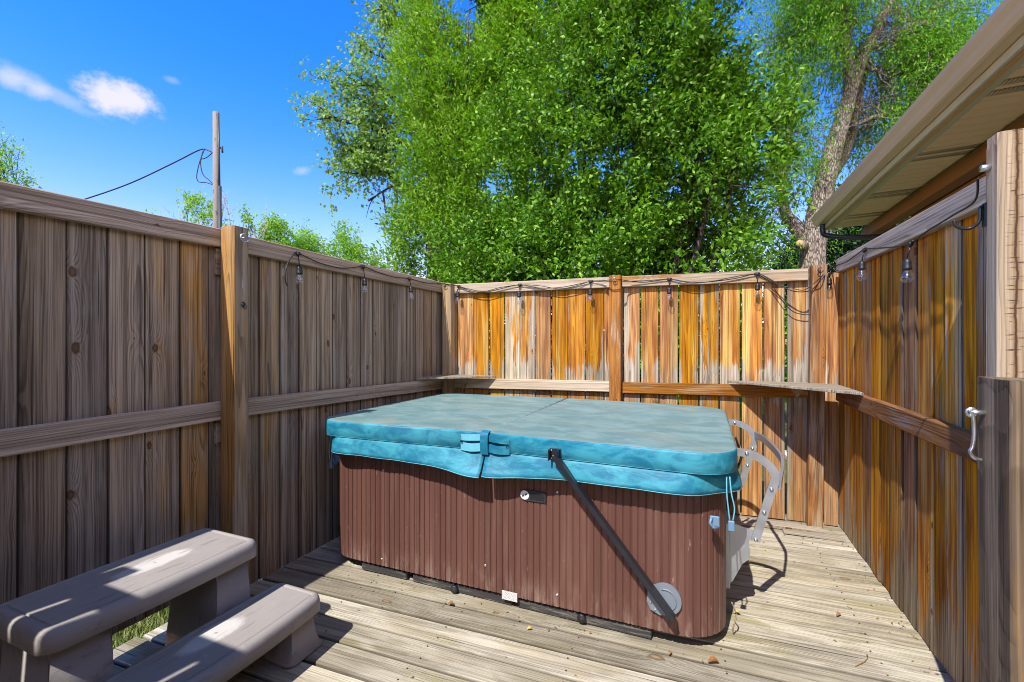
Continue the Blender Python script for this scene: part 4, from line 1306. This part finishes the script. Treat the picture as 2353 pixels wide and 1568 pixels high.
# ================================================================== utility pole and service cable
g = NT('weathered_pole_wood')
tc = g.n('ShaderNodeTexCoord').outputs['Object']
c = g.mix(g.noise(g.mul(tc, (9, 9, .6)), 1, 4), (.15, .13, .112), (.29, .255, .22))
c = g.mix(g.m('MULTIPLY', g.ss(g.noise(g.mul(tc, (12, 12, 3)), 1, 3), .6, .68), .8), c, (.06, .04, .03))
g.bsdf(c, .85); M['pole'] = g.mat
pb = atD(499, 784, 15.0)
pl = thing('utility_pole', (pb.x, pb.y, -.16), 'bare wooden utility pole standing beyond the shaded fence', 'pole')
top = 1.35 + 15 * 527 / 1046
mb = MB()
mb.tube([(pb.x, pb.y, -.2), (pb.x - .03, pb.y, 4.5), (pb.x - .075, pb.y, top)], [.125, .105, .085], 12)
mb.build('pole', M['pole'], pl)
mb = MB()
cxo, cyo = .105, .03
mb.tube([(pb.x + cxo, pb.y + cyo, -.2), (pb.x + cxo - .02, pb.y + cyo, 6.45)], .055, 8)
mb.tube([(pb.x + cxo - .03, pb.y + cyo, 6.3), (pb.x + cxo - .09, pb.y + cyo, top - .03)], .03, 8)
mb.build('conduit', plain('dark_conduit', (.03, .04, .06), .5), pl)
mb = MB()
q = atD(508, 345, 15)
mb.tube([q + Vector((-.16, 0, .05)), q + Vector((.06, 0, .09)), q + Vector((.07, 0, -.1))], .03, 6)
mb.build('bracket', M['black_metal'], pl)
for a, b, c_, d_ in ((482, 408, 491, 410), (480, 430, 490, 425)):
    pass
M['wire'] = plain('black_service_cable', (.015, .017, .022), .5)
D15 = lambda u, v, d=15.0: atD(u, v, d)
mb = MB()
mb.tube(smooth_path([D15(497, 356), D15(478, 346), D15(458, 345), D15(400, 374), D15(300, 421), D15(195, 458), D15(60, 498), D15(-200, 560)], 5), .022, 5)
mb.build('service_cable', M['wire'], pl)
mb = MB()
mb.tube(smooth_path([D15(470, 343), D15(459, 372), D15(452, 405), D15(457, 418), D15(474, 420), D15(492, 426)], 6), .016, 5)
mb.tube(smooth_path([D15(466, 348), D15(461, 374), D15(466, 400), D15(480, 414), D15(492, 426)], 6), .016, 5)
mb.tube(smooth_path([D15(463, 366), D15(475, 362), D15(490, 350), D15(508, 340)], 6), .016, 5)
mb.build('drip_loop', M['wire'], pl)

# ================================================================== trees
def fnoise(p, s, sd):
    r = np.random.default_rng(sd)
    o = np.zeros(len(p))
    for k in range(7):
        d = r.normal(size=3); d /= np.linalg.norm(d)
        o += np.sin(p @ d * s * (1 + .35 * k) + r.uniform(0, 6.28)) / (1 + .25 * k)
    return o / 3.0


def leaves_mesh(name, C, A, L, Wd, mat, parent, rg, upb=.8, fold=.25, six=False, curl=.15, tone=None):
    """C leaf base points, A leaf axes (unit), L lengths"""
    n = len(C)
    up = rg.normal(size=(n, 3)) * .7 + np.array([-.05, -.25, upb])
    Sd = np.cross(A, up); Sd /= (np.linalg.norm(Sd, axis=1)[:, None] + 1e-9)
    Nn = np.cross(Sd, A)
    L = L[:, None]; W = L * Wd
    if six:
        V = np.empty((n, 6, 3))
        V[:, 0] = C
        V[:, 1] = C + A * L * .35 + Sd * W * .5 + Nn * W * fold
        V[:, 2] = C + A * L * .72 + Sd * W * .36 + Nn * (W * fold * .7 - L * curl * .4)
        V[:, 3] = C + A * L - Nn * L * curl
        V[:, 4] = C + A * L * .72 - Sd * W * .36 + Nn * (W * fold * .7 - L * curl * .4)
        V[:, 5] = C + A * L * .35 - Sd * W * .5 + Nn * W * fold
        T = np.array([[0, 1, 5, -1], [1, 2, 4, 5], [2, 3, 4, -1]])
        k = 6
        loops = np.concatenate([np.array([0, 5, 1, 1, 5, 4, 2, 2, 4, 3])[None] + np.arange(n)[:, None] * 6], 1).ravel()
        starts = (np.array([0, 3, 7])[None] + np.arange(n)[:, None] * 10).ravel()
        tot = np.tile([3, 4, 3], n)
    else:
        V = np.empty((n, 4, 3))
        V[:, 0] = C
        V[:, 1] = C + A * L * .45 + Sd * W * .5 + Nn * W * fold
        V[:, 2] = C + A * L - Nn * L * curl
        V[:, 3] = C + A * L * .45 - Sd * W * .5 + Nn * W * fold
        k = 4
        loops = (np.array([0, 3, 1, 1, 3, 2])[None] + np.arange(n)[:, None] * 4).ravel()
        starts = (np.array([0, 3])[None] + np.arange(n)[:, None] * 6).ravel()
        tot = np.tile([3, 3], n)
    me = bpy.data.meshes.new(name)
    org = np.array(abs_loc(parent))
    me.vertices.add(n * k); me.vertices.foreach_set('co', (V - org).astype(np.float32).ravel())
    me.loops.add(len(loops)); me.loops.foreach_set('vertex_index', loops.astype(np.int32))
    me.polygons.add(len(starts)); me.polygons.foreach_set('loop_start', starts.astype(np.int32))
    try: me.polygons.foreach_set('loop_total', tot.astype(np.int32))
    except Exception: pass
    me.update(calc_edges=True)
    at = me.attributes.new('bvar', 'FLOAT_VECTOR', 'POINT')
    rv = rg.random((n, 3))
    if tone is not None: rv[:, 0] = .45 * rv[:, 0] + .55 * tone
    at.data.foreach_set('vector', np.repeat(rv, k, 0).astype(np.float32).ravel())
    me.materials.append(mat)
    o = bpy.data.objects.new(name, me); COL.objects.link(o); o.parent = parent
    return o


def unit(a): return a / (np.linalg.norm(a, axis=-1)[..., None] + 1e-9)


def twigs_leaves(cen, dirs, per, tw, spread, rg, out=.6, hang=0.0):
    """per leaves round each twig; returns bases and axes"""
    n = len(cen)
    t = rg.uniform(0, 1, (n, per))
    base = cen[:, None] + dirs[:, None] * (t[..., None] * tw) + rg.normal(size=(n, per, 3)) * spread
    base[..., 2] -= hang * t ** 2 * tw
    ax = dirs[:, None] * .75 + rg.normal(size=(n, per, 3)) * out
    ax[..., 2] -= hang * t * 1.2
    return base.reshape(-1, 3), unit(ax.reshape(-1, 3))


def branch(mb, p, d, L, r, depth, rg, sites, up=.15, kids=(3, 5), wig=.25, shrink=.6):
    """recursive limb; adds tubes to mb and twig sites"""
    p = np.array(p, float); d = unit(np.array(d, float))
    pts = [p.copy()]; n = 5
    for i in range(n):
        d = unit(d + rg.normal(size=3) * wig * .5 + np.array([0, 0, up * .3]))
        p = p + d * L / n
        pts.append(p.copy())
    mb.tube([Vector(q) for q in pts], [r * (1 - .75 * i / n) for i in range(n + 1)], 6 if depth > 1 else 4)
    for i in range(2, n + 1): sites.append((pts[i], d.copy()))
    if depth > 0:
        for k in range(rg.integers(kids[0], kids[1] + 1)):
            i = rg.integers(1, n + 1)
            dd = unit(d * .6 + rg.normal(size=3) * .6 + np.array([0, 0, up]))
            branch(mb, pts[i], dd, L * shrink * rg.uniform(.7, 1.2), r * .5, depth - 1, rg, sites, up, kids, wig, shrink)


def bark(name, a, b, sc=8):
    g = NT(name)
    tc = g.n('ShaderNodeTexCoord').outputs['Object']
    v = g.n('ShaderNodeTexVoronoi', feature='DISTANCE_TO_EDGE')
    n0 = g.noise(g.mul(tc, (4, 4, 1.2)), 1, 4)
    g.put(v.inputs['Vector'], g.vm('ADD', g.mul(tc, (sc * 2.4, sc * 2.4, sc * .55)), g.comb(n0, n0, g.m('MULTIPLY', n0, 2.0))))
    v.inputs['Scale'].default_value = 1
    e = g.ss(v.outputs['Distance'], .0, .22)
    c = g.mix(e, a, b)
    c = g.scale(c, g.m('ADD', .7, g.m('MULTIPLY', g.noise(g.mul(tc, (30, 30, 8)), 1, 4), .6)))
    h = g.m('ADD', e, g.m('MULTIPLY', g.noise(g.mul(tc, (40, 40, 12)), 1, 4), .5))
    g.bsdf(c, .9, 0, g.bump(h, .55, .02), .2)
    return g.mat


M['bark_dark'] = bark('dark_bark', (.03, .024, .02), (.10, .08, .065), 14)
M['bark_grey'] = bark('rough_grey_bark', (.10, .08, .065), (.36, .305, .255), 15)
M['twig_grey'] = plain('grey_twig', (.42, .40, .37), .9)
M['leaf_bush'] = leaf_mat('glossy_green_leaf', (.015, .078, .004), (.175, .38, .018), .42, .24, (.26, .44, .04))
M['leaf_lime'] = leaf_mat('lime_green_leaf', (.07, .195, .010), (.25, .45, .028), .5, .36, (.30, .42, .06))
M['leaf_cotton'] = leaf_mat('grey_green_leaf', (.13, .26, .06), (.32, .46, .16), .6, .38)
M['leaf_willow'] = leaf_mat('willow_green_leaf', (.055, .19, .016), (.19, .40, .03), .45, .45, (.36, .56, .06))
M['leaf_far'] = leaf_mat('far_green_leaf', (.14, .32, .04), (.34, .56, .09), .5, .4)
M['leaf_dark'] = leaf_mat('dark_evergreen_leaf', (.01, .035, .015), (.025, .08, .03), .5, .2)  # deep green foliage colour of the evergreen and the rounded shrub


def crown_sites(n, ells, rg, inner=.45, noise=.28, ns=1.1, sd=3):
    """cluster centres spread through a union of ellipsoids (cx,cy,cz,rx,ry,rz) with an uneven surface"""
    vol = np.array([e[3] * e[4] * e[5] for e in ells]); vol = vol / vol.sum()
    outc = []; outd = []
    for e, w in zip(ells, vol):
        m = int(n * w)
        u = unit(rg.normal(size=(m, 3)))
        r = (inner ** 3 + (1 - inner ** 3) * rg.random(m)) ** (1 / 3)
        ctr = np.array(e[:3]); rad = np.array(e[3:6])
        surf = 1 + noise * fnoise(ctr + u * rad, ns, sd)
        q = ctr + u * rad * (r * surf)[:, None]
        outc.append(q); outd.append(u)
    return np.concatenate(outc), np.concatenate(outd)


def leafy(name, loc, label, cat, ells, nsite, per, L, Wd, mat, sd, trunk=None, trunk_mat='bark_dark', tw=.35, spread=.05, six=False, upd=.6, hang=0.0,
          inner=.45, noise=.28, ns=1.1, gap=None, group=None, out=.6, stems=7):
    rg = np.random.default_rng(sd)
    t = thing(name, loc, label, cat, group)
    c, d = crown_sites(nsite, ells, rg, inner, noise, ns, sd)
    keep = c[:, 2] > -.1
    if gap is not None: keep &= fnoise(c, gap[0], sd + 9) > gap[1]
    c, d = c[keep], d[keep]
    dirs = unit(d + np.array([0, 0, upd]) + rg.normal(size=c.shape) * .45)
    base, ax = twigs_leaves(c, dirs, per, tw, spread, rg, out, hang)
    tone = np.clip(.5 + .30 * fnoise(c, 1.3, sd + 4) + rg.normal(size=len(c)) * .2, 0, 1)
    leaves_mesh('crown', base, ax, L * rg.uniform(.6, 1.25, len(base)), Wd, mat, t, rg, six=six, tone=np.repeat(tone, per))
    mb = MB()
    loc = np.array(loc, float)
    if trunk: trunk(mb)
    for k in range(stems):
        e = ells[rg.integers(len(ells))]
        tip = np.array(e[:3]) + unit(rg.normal(size=3)) * np.array(e[3:6]) * .75
        mid = loc * .45 + tip * .55; mid[2] = loc[2] + (tip[2] - loc[2]) * .45
        mb.tube(smooth_path([loc + rg.normal(size=3) * np.array([.15, .15, 0]), mid + rg.normal(size=3) * .15, tip], 4), [.07 * (1 - .11 * i) for i in range(9)], 6)
    idx = rg.choice(len(c), min(len(c), 260), replace=False)
    for i in idx:
        q = c[i] + dirs[i] * tw * .9
        mb.tube([Vector(c[i] - dirs[i] * tw * .9), Vector(c[i]), Vector(q)], [.009, .007, .004], 4)
    mb.build('trunk', M[trunk_mat], t)
    return t


# big dense shrub tree right behind the back fence
cb = atD(1400, 784, 6.6)
bx, by = cb.x, cb.y + .25
leafy('bush', (bx, by, -.16), 'dense dark green leafy bush right behind the orange fence', 'bush',
      [(bx - .15, by, 1.9, 2.5, 1.5, 1.9), (bx + .05, by + .2, 4.0, 2.1, 1.4, 2.2), (bx - .2, by + .3, 5.9, 1.4, 1.1, 1.5), (bx - 1.85, by - .1, 2.0, 1.4, 1.1, 1.4), (bx + 1.2, by + .3, 3.3, 1.1, 1.1, 1.6), (bx + .85, by + .2, 5.6, 1.0, 1.0, 1.6),
       (bx + 1.45, by + .1, 1.7, .7, .9, .8), (bx + 1.45, by + .3, 5.0, .55, .7, .8)],
      5600, 46, .080, .45, M['leaf_bush'], 11, tw=.36, spread=.068, six=True, upd=.35, inner=.45, noise=.26, ns=2.3, gap=(2.2, -.17), out=.75, stems=22)

# lime willow behind it on the left
cw = atD(1085, 784, 9.8)
leafy('willow_tree', (cw.x, cw.y, -.16), 'light lime-green wispy tree rising behind the left side of the dark bush', 'tree',
      [(cw.x - .35, cw.y - .2, 2.9, 1.3, 1.1, 1.8), (cw.x, cw.y, 4.2, 1.45, 1.3, 2.6), (cw.x + .1, cw.y, 7.2, 1.5, 1.3, 2.6), (cw.x + 1.5, cw.y + .2, 8.3, 1.5, 1.2, 2.0), (cw.x - .55, cw.y, 6.6, 1.05, 1.0, 1.9), (cw.x + 2.9, cw.y + .4, 9.0, 1.2, 1.1, 1.4), (cw.x - .2, cw.y, 9.2, 1.1, 1.0, 1.2)],
      8600, 25, .108, .33, M['leaf_lime'], 23, tw=.55, spread=.06, upd=1.3, inner=.2, noise=.2, ns=1.5, gap=(1.6, -.55), out=.5, stems=14)

# cottonwood with dark limbs at the far left of the group
cc_ = atD(1005, 784, 12.5)
ct = thing('cottonwood_tree', (cc_.x, cc_.y, -.16), 'sparse grey-green tree with dark bare limbs showing on the left of the bush', 'tree')
rg = np.random.default_rng(31)
mb = MB(); sites = []
K = lambda u, v, d=12.5: np.array(atD(u, v, d))
mb.tube(smooth_path([Vector((cc_.x, cc_.y, -.2)), Vector(K(1000, 520)), Vector(K(990, 330)), Vector(K(985, 120)), Vector(K(985, -60))], 4), [.26 - .011 * i for i in range(17)], 8)
for pts, r in (([(948, 340), (905, 318), (870, 300), (830, 284), (790, 280), (748, 270)], .10), ([(948, 250), (905, 225), (870, 205), (838, 196), (812, 200)], .075),
               ([(950, 200), (925, 160), (895, 140), (850, 120)], .06), ([(948, 460), (915, 415), (880, 395), (850, 392), (815, 400)], .075), ([(950, 120), (925, 70), (890, 40), (872, 15)], .055),
               ([(946, 300), (905, 262), (870, 245), (825, 232)], .06), ([(950, 400), (915, 365), (880, 345), (838, 338), (800, 345)], .05), ([(950, 60), (925, 20), (905, -10)], .05), ([(948, 330), (900, 345), (870, 365), (830, 375)], .045)):
    P_ = [Vector(K(u, v, 12.5 - .15 * i)) for i, (u, v) in enumerate(pts)]
    sp = smooth_path(P_, 4)
    mb.tube(sp, [r * (1 - .8 * i / len(sp)) for i in range(len(sp))], 6)
    for i in range(3, len(sp)):
        for k in range(1 + (i % 2)):
            d0 = np.array(sp[i] - sp[i - 1]); d0 = unit(d0)
            branch(mb, sp[i], unit(d0 * .5 + rg.normal(size=3) * .75 + np.array([0, 0, .1])), rg.uniform(.4, .8), .016, 1, rg, sites, .0, (1, 2), .35, .65)
# hanging dead twigs
for pts in ([(905, 425), (880, 440), (862, 452), (850, 470), (841, 502)], [(880, 440), (884, 468), (887, 490)], [(862, 452), (846, 462)], [(912, 432), (913, 452), (912, 478)]):
    mb.tube(smooth_path([Vector(K(u, v, 11.9)) for u, v in pts], 4), [.035 * (1 - .055 * i) for i in range((len(pts) - 1) * 4 + 1)], 5)
mb.build('trunk', M['bark_dark'], ct)
sc_ = np.array([s[0] for s in sites]); sd_ = np.array([s[1] for s in sites])
base, ax = twigs_leaves(sc_, unit(sd_ + rg.normal(size=sd_.shape) * .5), 6, .32, .08, rg, .9, .3)
leaves_mesh('crown', base, ax, .105 * rg.uniform(.7, 1.2, len(base)), .8, M['leaf_cotton'], ct, rg)

# big willow with the leaning forked trunk on the right
K = lambda u, v, d=8.6: Vector(atD(u, v, d))
kb = K(1868, 784)
wt = thing('willow_tree', (kb.x, kb.y, -.16), 'tall tree with thick grey furrowed leaning trunk behind the right fence corner', 'tree')
rg = np.random.default_rng(41)
mb = MB(); sites = []
def lim(pts, r0, r1, d=8.6, n=5, seg=12):
    sp = smooth_path([K(u, v, d) for u, v in pts], n)
    N_ = len(sp) - 1
    # knobbly radius
    mb.tube(sp, [(r0 + (r1 - r0) * i / N_) * rg.uniform(.95, 1.06) for i in range(N_ + 1)], seg)
    return sp
b0 = Vector((kb.x - .02, kb.y, -.2))
sp = smooth_path([b0, K(1866, 620), K(1872, 540), K(1886, 460), K(1905, 380), K(1925, 310), K(1945, 245), K(1956, 205)], 5)
mb.tube(sp, [.24 - .0036 * i for i in range(len(sp))], 14)
l1 = lim([(1954, 215), (1972, 160), (1995, 110), (2020, 60), (2046, 0), (2070, -70)], .115, .07)
l2 = lim([(1952, 215), (1950, 150), (1944, 90), (1942, 20), (1945, -60)], .105, .06)
l3 = lim([(1912, 400), (1940, 352), (1958, 300), (1972, 230), (1985, 150), (2005, 90)], .115, .05, 8.85)
l4 = lim([(1862, 585), (1846, 550), (1825, 520), (1806, 490), (1797, 450), (1800, 400), (1808, 330), (1815, 250)], .135, .045, 8.75)
l5 = lim([(1806, 480), (1795, 420), (1786, 330), (1800, 220), (1810, 150), (1815, 80)], .07, .05, 9.0)
l6 = lim([(1962, 290), (2010, 268), (2060, 255), (2105, 236), (2140, 225)], .04, .015, 8.6)
l7 = lim([(1990, 120), (2050, 90), (2100, 60), (2140, 20)], .05, .02, 8.6)
l8 = lim([(1950, 110), (1900, 60), (1870, 10), (1850, -40)], .06, .03, 8.6)
l9 = lim([(1946, 90), (1915, 40), (1890, 0)], .035, .02, 8.6)
l10 = lim([(1985, 150), (2040, 170), (2090, 165), (2150, 135)], .035, .015, 8.6)
mb.tube([K(1846, 566, 8.5), K(1838, 560, 8.36)], [.09, .061], 10)
for l, cnt in ((l1, 2), (l2, 2), (l3, 1), (l4, 1), (l5, 2), (l6, 4), (l7, 4), (l8, 4), (l9, 3), (l10, 4)):
    for i in range(3, len(l)):
        for k in range(cnt):
            d0 = unit(np.array(l[i] - l[i - 1]))
            branch(mb, l[i], unit(d0 * .4 + rg.normal(size=3) * .8 + np.array([0, 0, .0])), rg.uniform(.5, 1.0), .014, 1, rg, sites, -.05, (2, 3), .35, .7)
mb.build('trunk', M['bark_grey'], wt)
mb = MB(); mb.lathe(K(1837.5, 559, 8.35), K(1836, 558.5, 8.2) - K(1838, 560, 8.36), [(.062, 0), (.060, .004), (.0, .006)], 12); mb.build('cut_stub', plain('fresh_cut_wood', (.45, .32, .18), .8), wt)
sc_ = np.array([s[0] for s in sites]); sd_ = np.array([s[1] for s in sites])
ex, exd = crown_sites(1900, [(*K(1870, 110, 10.2), 1.1, .7, 1.5), (*K(2060, 60, 9.8), 1.0, .7, 1.0), (*K(1810, 300, 10.2), .5, .6, 1.4), (*K(2040, 200, 9.9), .8, .6, .7), (*K(1800, 30, 9.9), .9, .8, 1.0), (*K(1900, 250, 10.2), .8, .6, .8)], rg, .2, .25, 1.6, 5)
kp = fnoise(ex, 2.0, 77) > .28
sc_ = sc_
trk = np.array([list(p) for p in list(sp) + list(l1[:24]) + list(l2[:12]) + list(l3[:18]) + list(l4[:20])])
ex, exd = ex[kp], exd[kp]; kp = np.ones(len(ex), bool)
def clear_of_trunk(q, rad):
    dxy = q[:, None, :] - trk[None]
    along = dxy @ np.array([-S_, C_, 0.0])
    perp = np.linalg.norm(dxy - along[..., None] * np.array([-S_, C_, 0.0]), axis=2)
    return ~(((perp < rad) & (along < .1)).any(1))
ok = clear_of_trunk(sc_, .28); sc_, sd_ = sc_[ok], sd_[ok]
ok = clear_of_trunk(ex, .30); ex, exd, kp = ex[ok], exd[ok], kp[ok]
sc_ = np.concatenate([sc_, ex[kp]]); sd_ = np.concatenate([sd_, exd[kp] + np.array([0, 0, -.6])])
base, ax = twigs_leaves(sc_, unit(sd_ + rg.normal(size=sd_.shape) * .5), 15, .42, .06, rg, .7, .75)
leaves_mesh('crown', base, ax, .085 * rg.uniform(.6, 1.25, len(base)), .23, M['leaf_willow'], wt, rg)

# far trees beyond the fences
def far_tree(u, vtop, w, d, label, sd, per=18, mat='leaf_far', twiggy=False, low=784, nsite=700, L=.16, gap=(1.2, -.35), name='tree', cat='tree'):
    c = atD(u, 784, d)
    ztop = 1.35 + (784 - vtop) * d / F; wr = w * d / F / 2
    zc = ztop * .58
    r_ = np.random.default_rng(sd)
    ells = [(c.x, c.y, zc, wr * .75, wr * .75, ztop - zc)]
    for k in range(6):
        a = r_.uniform(0, 6.28)
        ells.append((c.x + math.cos(a) * wr * .5, c.y + math.sin(a) * wr * .4, r_.uniform(.35, .85) * ztop, wr * .45, wr * .45, ztop * .15))
    t = leafy(name, (c.x, c.y, -.16), label, cat, ells, nsite, per, L, .5, M[mat], sd, tw=.5, spread=.12, inner=.3, noise=.25, ns=1.2, gap=gap, stems=6, upd=.7)
    if twiggy:
        mb = MB(); ss_ = []
        for k in range(36):
            p = np.array([c.x, c.y, ztop * .5]) + r_.normal(size=3) * np.array([wr * .6, wr * .4, ztop * .12])
            branch(mb, p, unit(np.array([r_.normal() * .5, r_.normal() * .3, 1.0])), ztop * .16, .03, 2, r_, ss_, .5, (3, 4), .3, .6)
        mb.build('bare_branches', M['twig_grey'], t)
    return t


far_tree(15, 288, 110, 15, 'leafy tree cut by the left edge of view above the shaded fence', 51, nsite=420, L=.11, gap=(1.2, -.1))
far_tree(452, 448, 130, 22, 'light green tree with pale bare twigs just left of the pole', 52, twiggy=True, nsite=700, gap=(1.2, -.2))
far_tree(555, 462, 120, 22, 'greyish half-bare tree just right of the pole', 53, twiggy=True, nsite=500, gap=(1.2, -.1))
far_tree(632, 500, 90, 24, 'small bright green tree behind the orange-sided post', 54, nsite=800)
far_tree(706, 532, 120, 26, 'rounded green tree, second from the bush along the shaded fence', 55, nsite=1000)
far_tree(795, 530, 110, 25, 'green domed tree in the sky gap beside the dark bush', 56, nsite=1000)
far_tree(858, 590, 70, 22, 'low lime shrub peeping over the fence beside the dark bush', 57, nsite=350, mat='leaf_lime')
far_tree(352, 470, 34, 20, 'wispy treetop barely showing over the shaded fence', 58, nsite=60, per=8, gap=None)
far_tree(1815, 552, 90, 17, 'dark rounded shrub seen under the leaning trunk', 59, mat='leaf_dark', nsite=700, cat='shrub', name='shrub')
far_tree(1945, 470, 160, 14, 'dark evergreen behind the end of the eave', 60, mat='leaf_dark', nsite=1200, cat='tree')
far_tree(2150, 60, 200, 16, 'bright green treetop rising above the gutter', 61, mat='leaf_willow', nsite=900, gap=(1.4, -.1))
far_tree(1560, 640, 420, 9.5, 'low bright green hedge shrub seen through the orange fence gaps', 62, nsite=500, cat='shrub', name='shrub')

# ================================================================== world, sun, camera
sc_in = Vector((.138, .80, -1.0)).normalized()
w = bpy.data.worlds.new('World'); scene.world = w; w.use_nodes = True
nt = w.node_tree; nt.nodes.clear()
class WN(NT):
    def __init__(s, tree): s.t = tree
g = WN(nt)
sky = nt.nodes.new('ShaderNodeTexSky'); sky.sky_type = 'NISHITA'; sky.sun_disc = False
sky.sun_elevation = math.asin(-sc_in.z); sky.sun_rotation = math.atan2(-sc_in.x, -sc_in.y)
sky.altitude = 1500; sky.air_density = 1.0; sky.dust_density = .2; sky.ozone_density = 3.0
hsv = nt.nodes.new('ShaderNodeHueSaturation'); hsv.inputs['Saturation'].default_value = SKY_SAT; hsv.inputs['Value'].default_value = SKY_VAL
hsv.inputs['Hue'].default_value = .5
nt.links.new(sky.outputs[0], hsv.inputs['Color'])
dirv = nt.nodes.new('ShaderNodeTexCoord').outputs['Generated']
elev = g.sep(dirv)[2]
tint = g.mix(g.ss(elev, .0, .52), (1.75, .73, .53), (.42, .63, 1.0))
tint = g.mix(g.ss(elev, .62, .85), tint, (.24, .30, .36))
col = g.mix(1.0, hsv.outputs['Color'], tint, 'MULTIPLY')
# unseen bright cloud, added behind the viewer and to the right as fill light
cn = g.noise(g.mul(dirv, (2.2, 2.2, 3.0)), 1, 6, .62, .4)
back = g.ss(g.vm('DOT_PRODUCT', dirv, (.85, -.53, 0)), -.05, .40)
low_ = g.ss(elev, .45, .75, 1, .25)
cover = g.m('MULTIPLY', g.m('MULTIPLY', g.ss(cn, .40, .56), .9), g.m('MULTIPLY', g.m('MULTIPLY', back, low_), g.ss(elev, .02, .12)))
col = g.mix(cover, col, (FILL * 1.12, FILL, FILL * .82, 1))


def cloud(u, v, rx, ry, tilt, amp, seed, soft=(.35, 1.15), k=.85):
    """soft cloud as an uneven ellipse on the sky dome round a compass direction"""
    global col
    c = ray(u, v).normalized()
    e1 = Vector((c.y, -c.x, 0)).normalized(); e2 = e1.cross(c).normalized()
    if e2.z < 0: e2 = -e2
    a1 = e1 * math.cos(tilt) + e2 * math.sin(tilt); a2 = -e1 * math.sin(tilt) + e2 * math.cos(tilt)
    d = g.vm('SUBTRACT', dirv, tuple(c))
    n1 = g.m('SUBTRACT', g.noise(g.mul(dirv, (14, 14, 18)), 1.0 + .1 * seed, 6, .6, .3), .5)
    n2 = g.m('SUBTRACT', g.noise(g.mul(dirv, (46, 46, 60)), 1.0 + .1 * seed, 5, .65), .5)
    x = g.m('DIVIDE', g.vm('DOT_PRODUCT', d, tuple(a1)), rx)
    y_ = g.m('DIVIDE', g.vm('DOT_PRODUCT', d, tuple(a2)), ry)
    # flat underside, billowed top
    y_ = g.m('ADD', y_, g.m('MULTIPLY', n1, 1.1))
    r2 = g.m('SQRT', g.m('ADD', g.m('MULTIPLY', x, x), g.m('MULTIPLY', y_, y_)))
    r2 = g.m('ADD', r2, g.m('MULTIPLY', n2, amp))
    f = g.m('MULTIPLY', g.ss(r2, soft[0], soft[1], 1, 0), k)
    front = g.ss(g.vm('DOT_PRODUCT', dirv, tuple(c)), .5, .6)
    col = g.mix(g.m('MULTIPLY', f, front), col, CLOUD)


cloud(272, 228, .052, .030, .04, 1.1, 1, (.30, 1.2), .93)
cloud(120, 212, .055, .012, -.40, .9, 3, (.2, 1.25), .32)
cloud(22, 180, .022, .015, .0, 1.0, 5, (.1, 1.3), .6)
cloud(90, 210, .015, .012, .6, 1.0, 6, (.1, 1.3), .5)
cloud(695, 392, .016, .008, .3, .8, 7, (.1, 1.3), .35)
cloud(395, 184, .012, .006, 0, .8, 9, (.1, 1.3), .22)
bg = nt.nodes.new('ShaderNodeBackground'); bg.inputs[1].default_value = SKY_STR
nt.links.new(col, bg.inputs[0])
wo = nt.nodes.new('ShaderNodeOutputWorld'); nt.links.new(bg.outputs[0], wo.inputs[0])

sl = bpy.data.lights.new('sun', 'SUN'); sl.energy = SUN_E; sl.angle = R(.53); sl.color = (1.0, .95, .87)
so = bpy.data.objects.new('sun', sl); COL.objects.link(so)
so.rotation_euler = sc_in.to_track_quat('-Z', 'Y').to_euler()
so.location = (0, 0, 20)

cam = bpy.data.cameras.new('camera'); co_ = bpy.data.objects.new('camera', cam); COL.objects.link(co_)
cam.sensor_width = 36; cam.lens = 36 * F / 2353; cam.dof.use_dof = True; cam.dof.focus_distance = 3.2; cam.dof.aperture_fstop = 8.0; cam.clip_start = .02; cam.clip_end = 2000
co_.location = (0, 0, H); co_.rotation_euler = (R(90), 0, YAW)
scene.camera = co_
scene.view_settings.view_transform = 'Standard'; scene.view_settings.look = 'None'
scene.view_settings.exposure = EXPOSURE; scene.view_settings.gamma = 1
scene.render.resolution_x, scene.render.resolution_y = 1024, 682
scene.cycles.max_bounces = 8; scene.cycles.transparent_max_bounces = 12
scene.cycles.use_denoising = True
scene.cycles.filter_width = 1.0
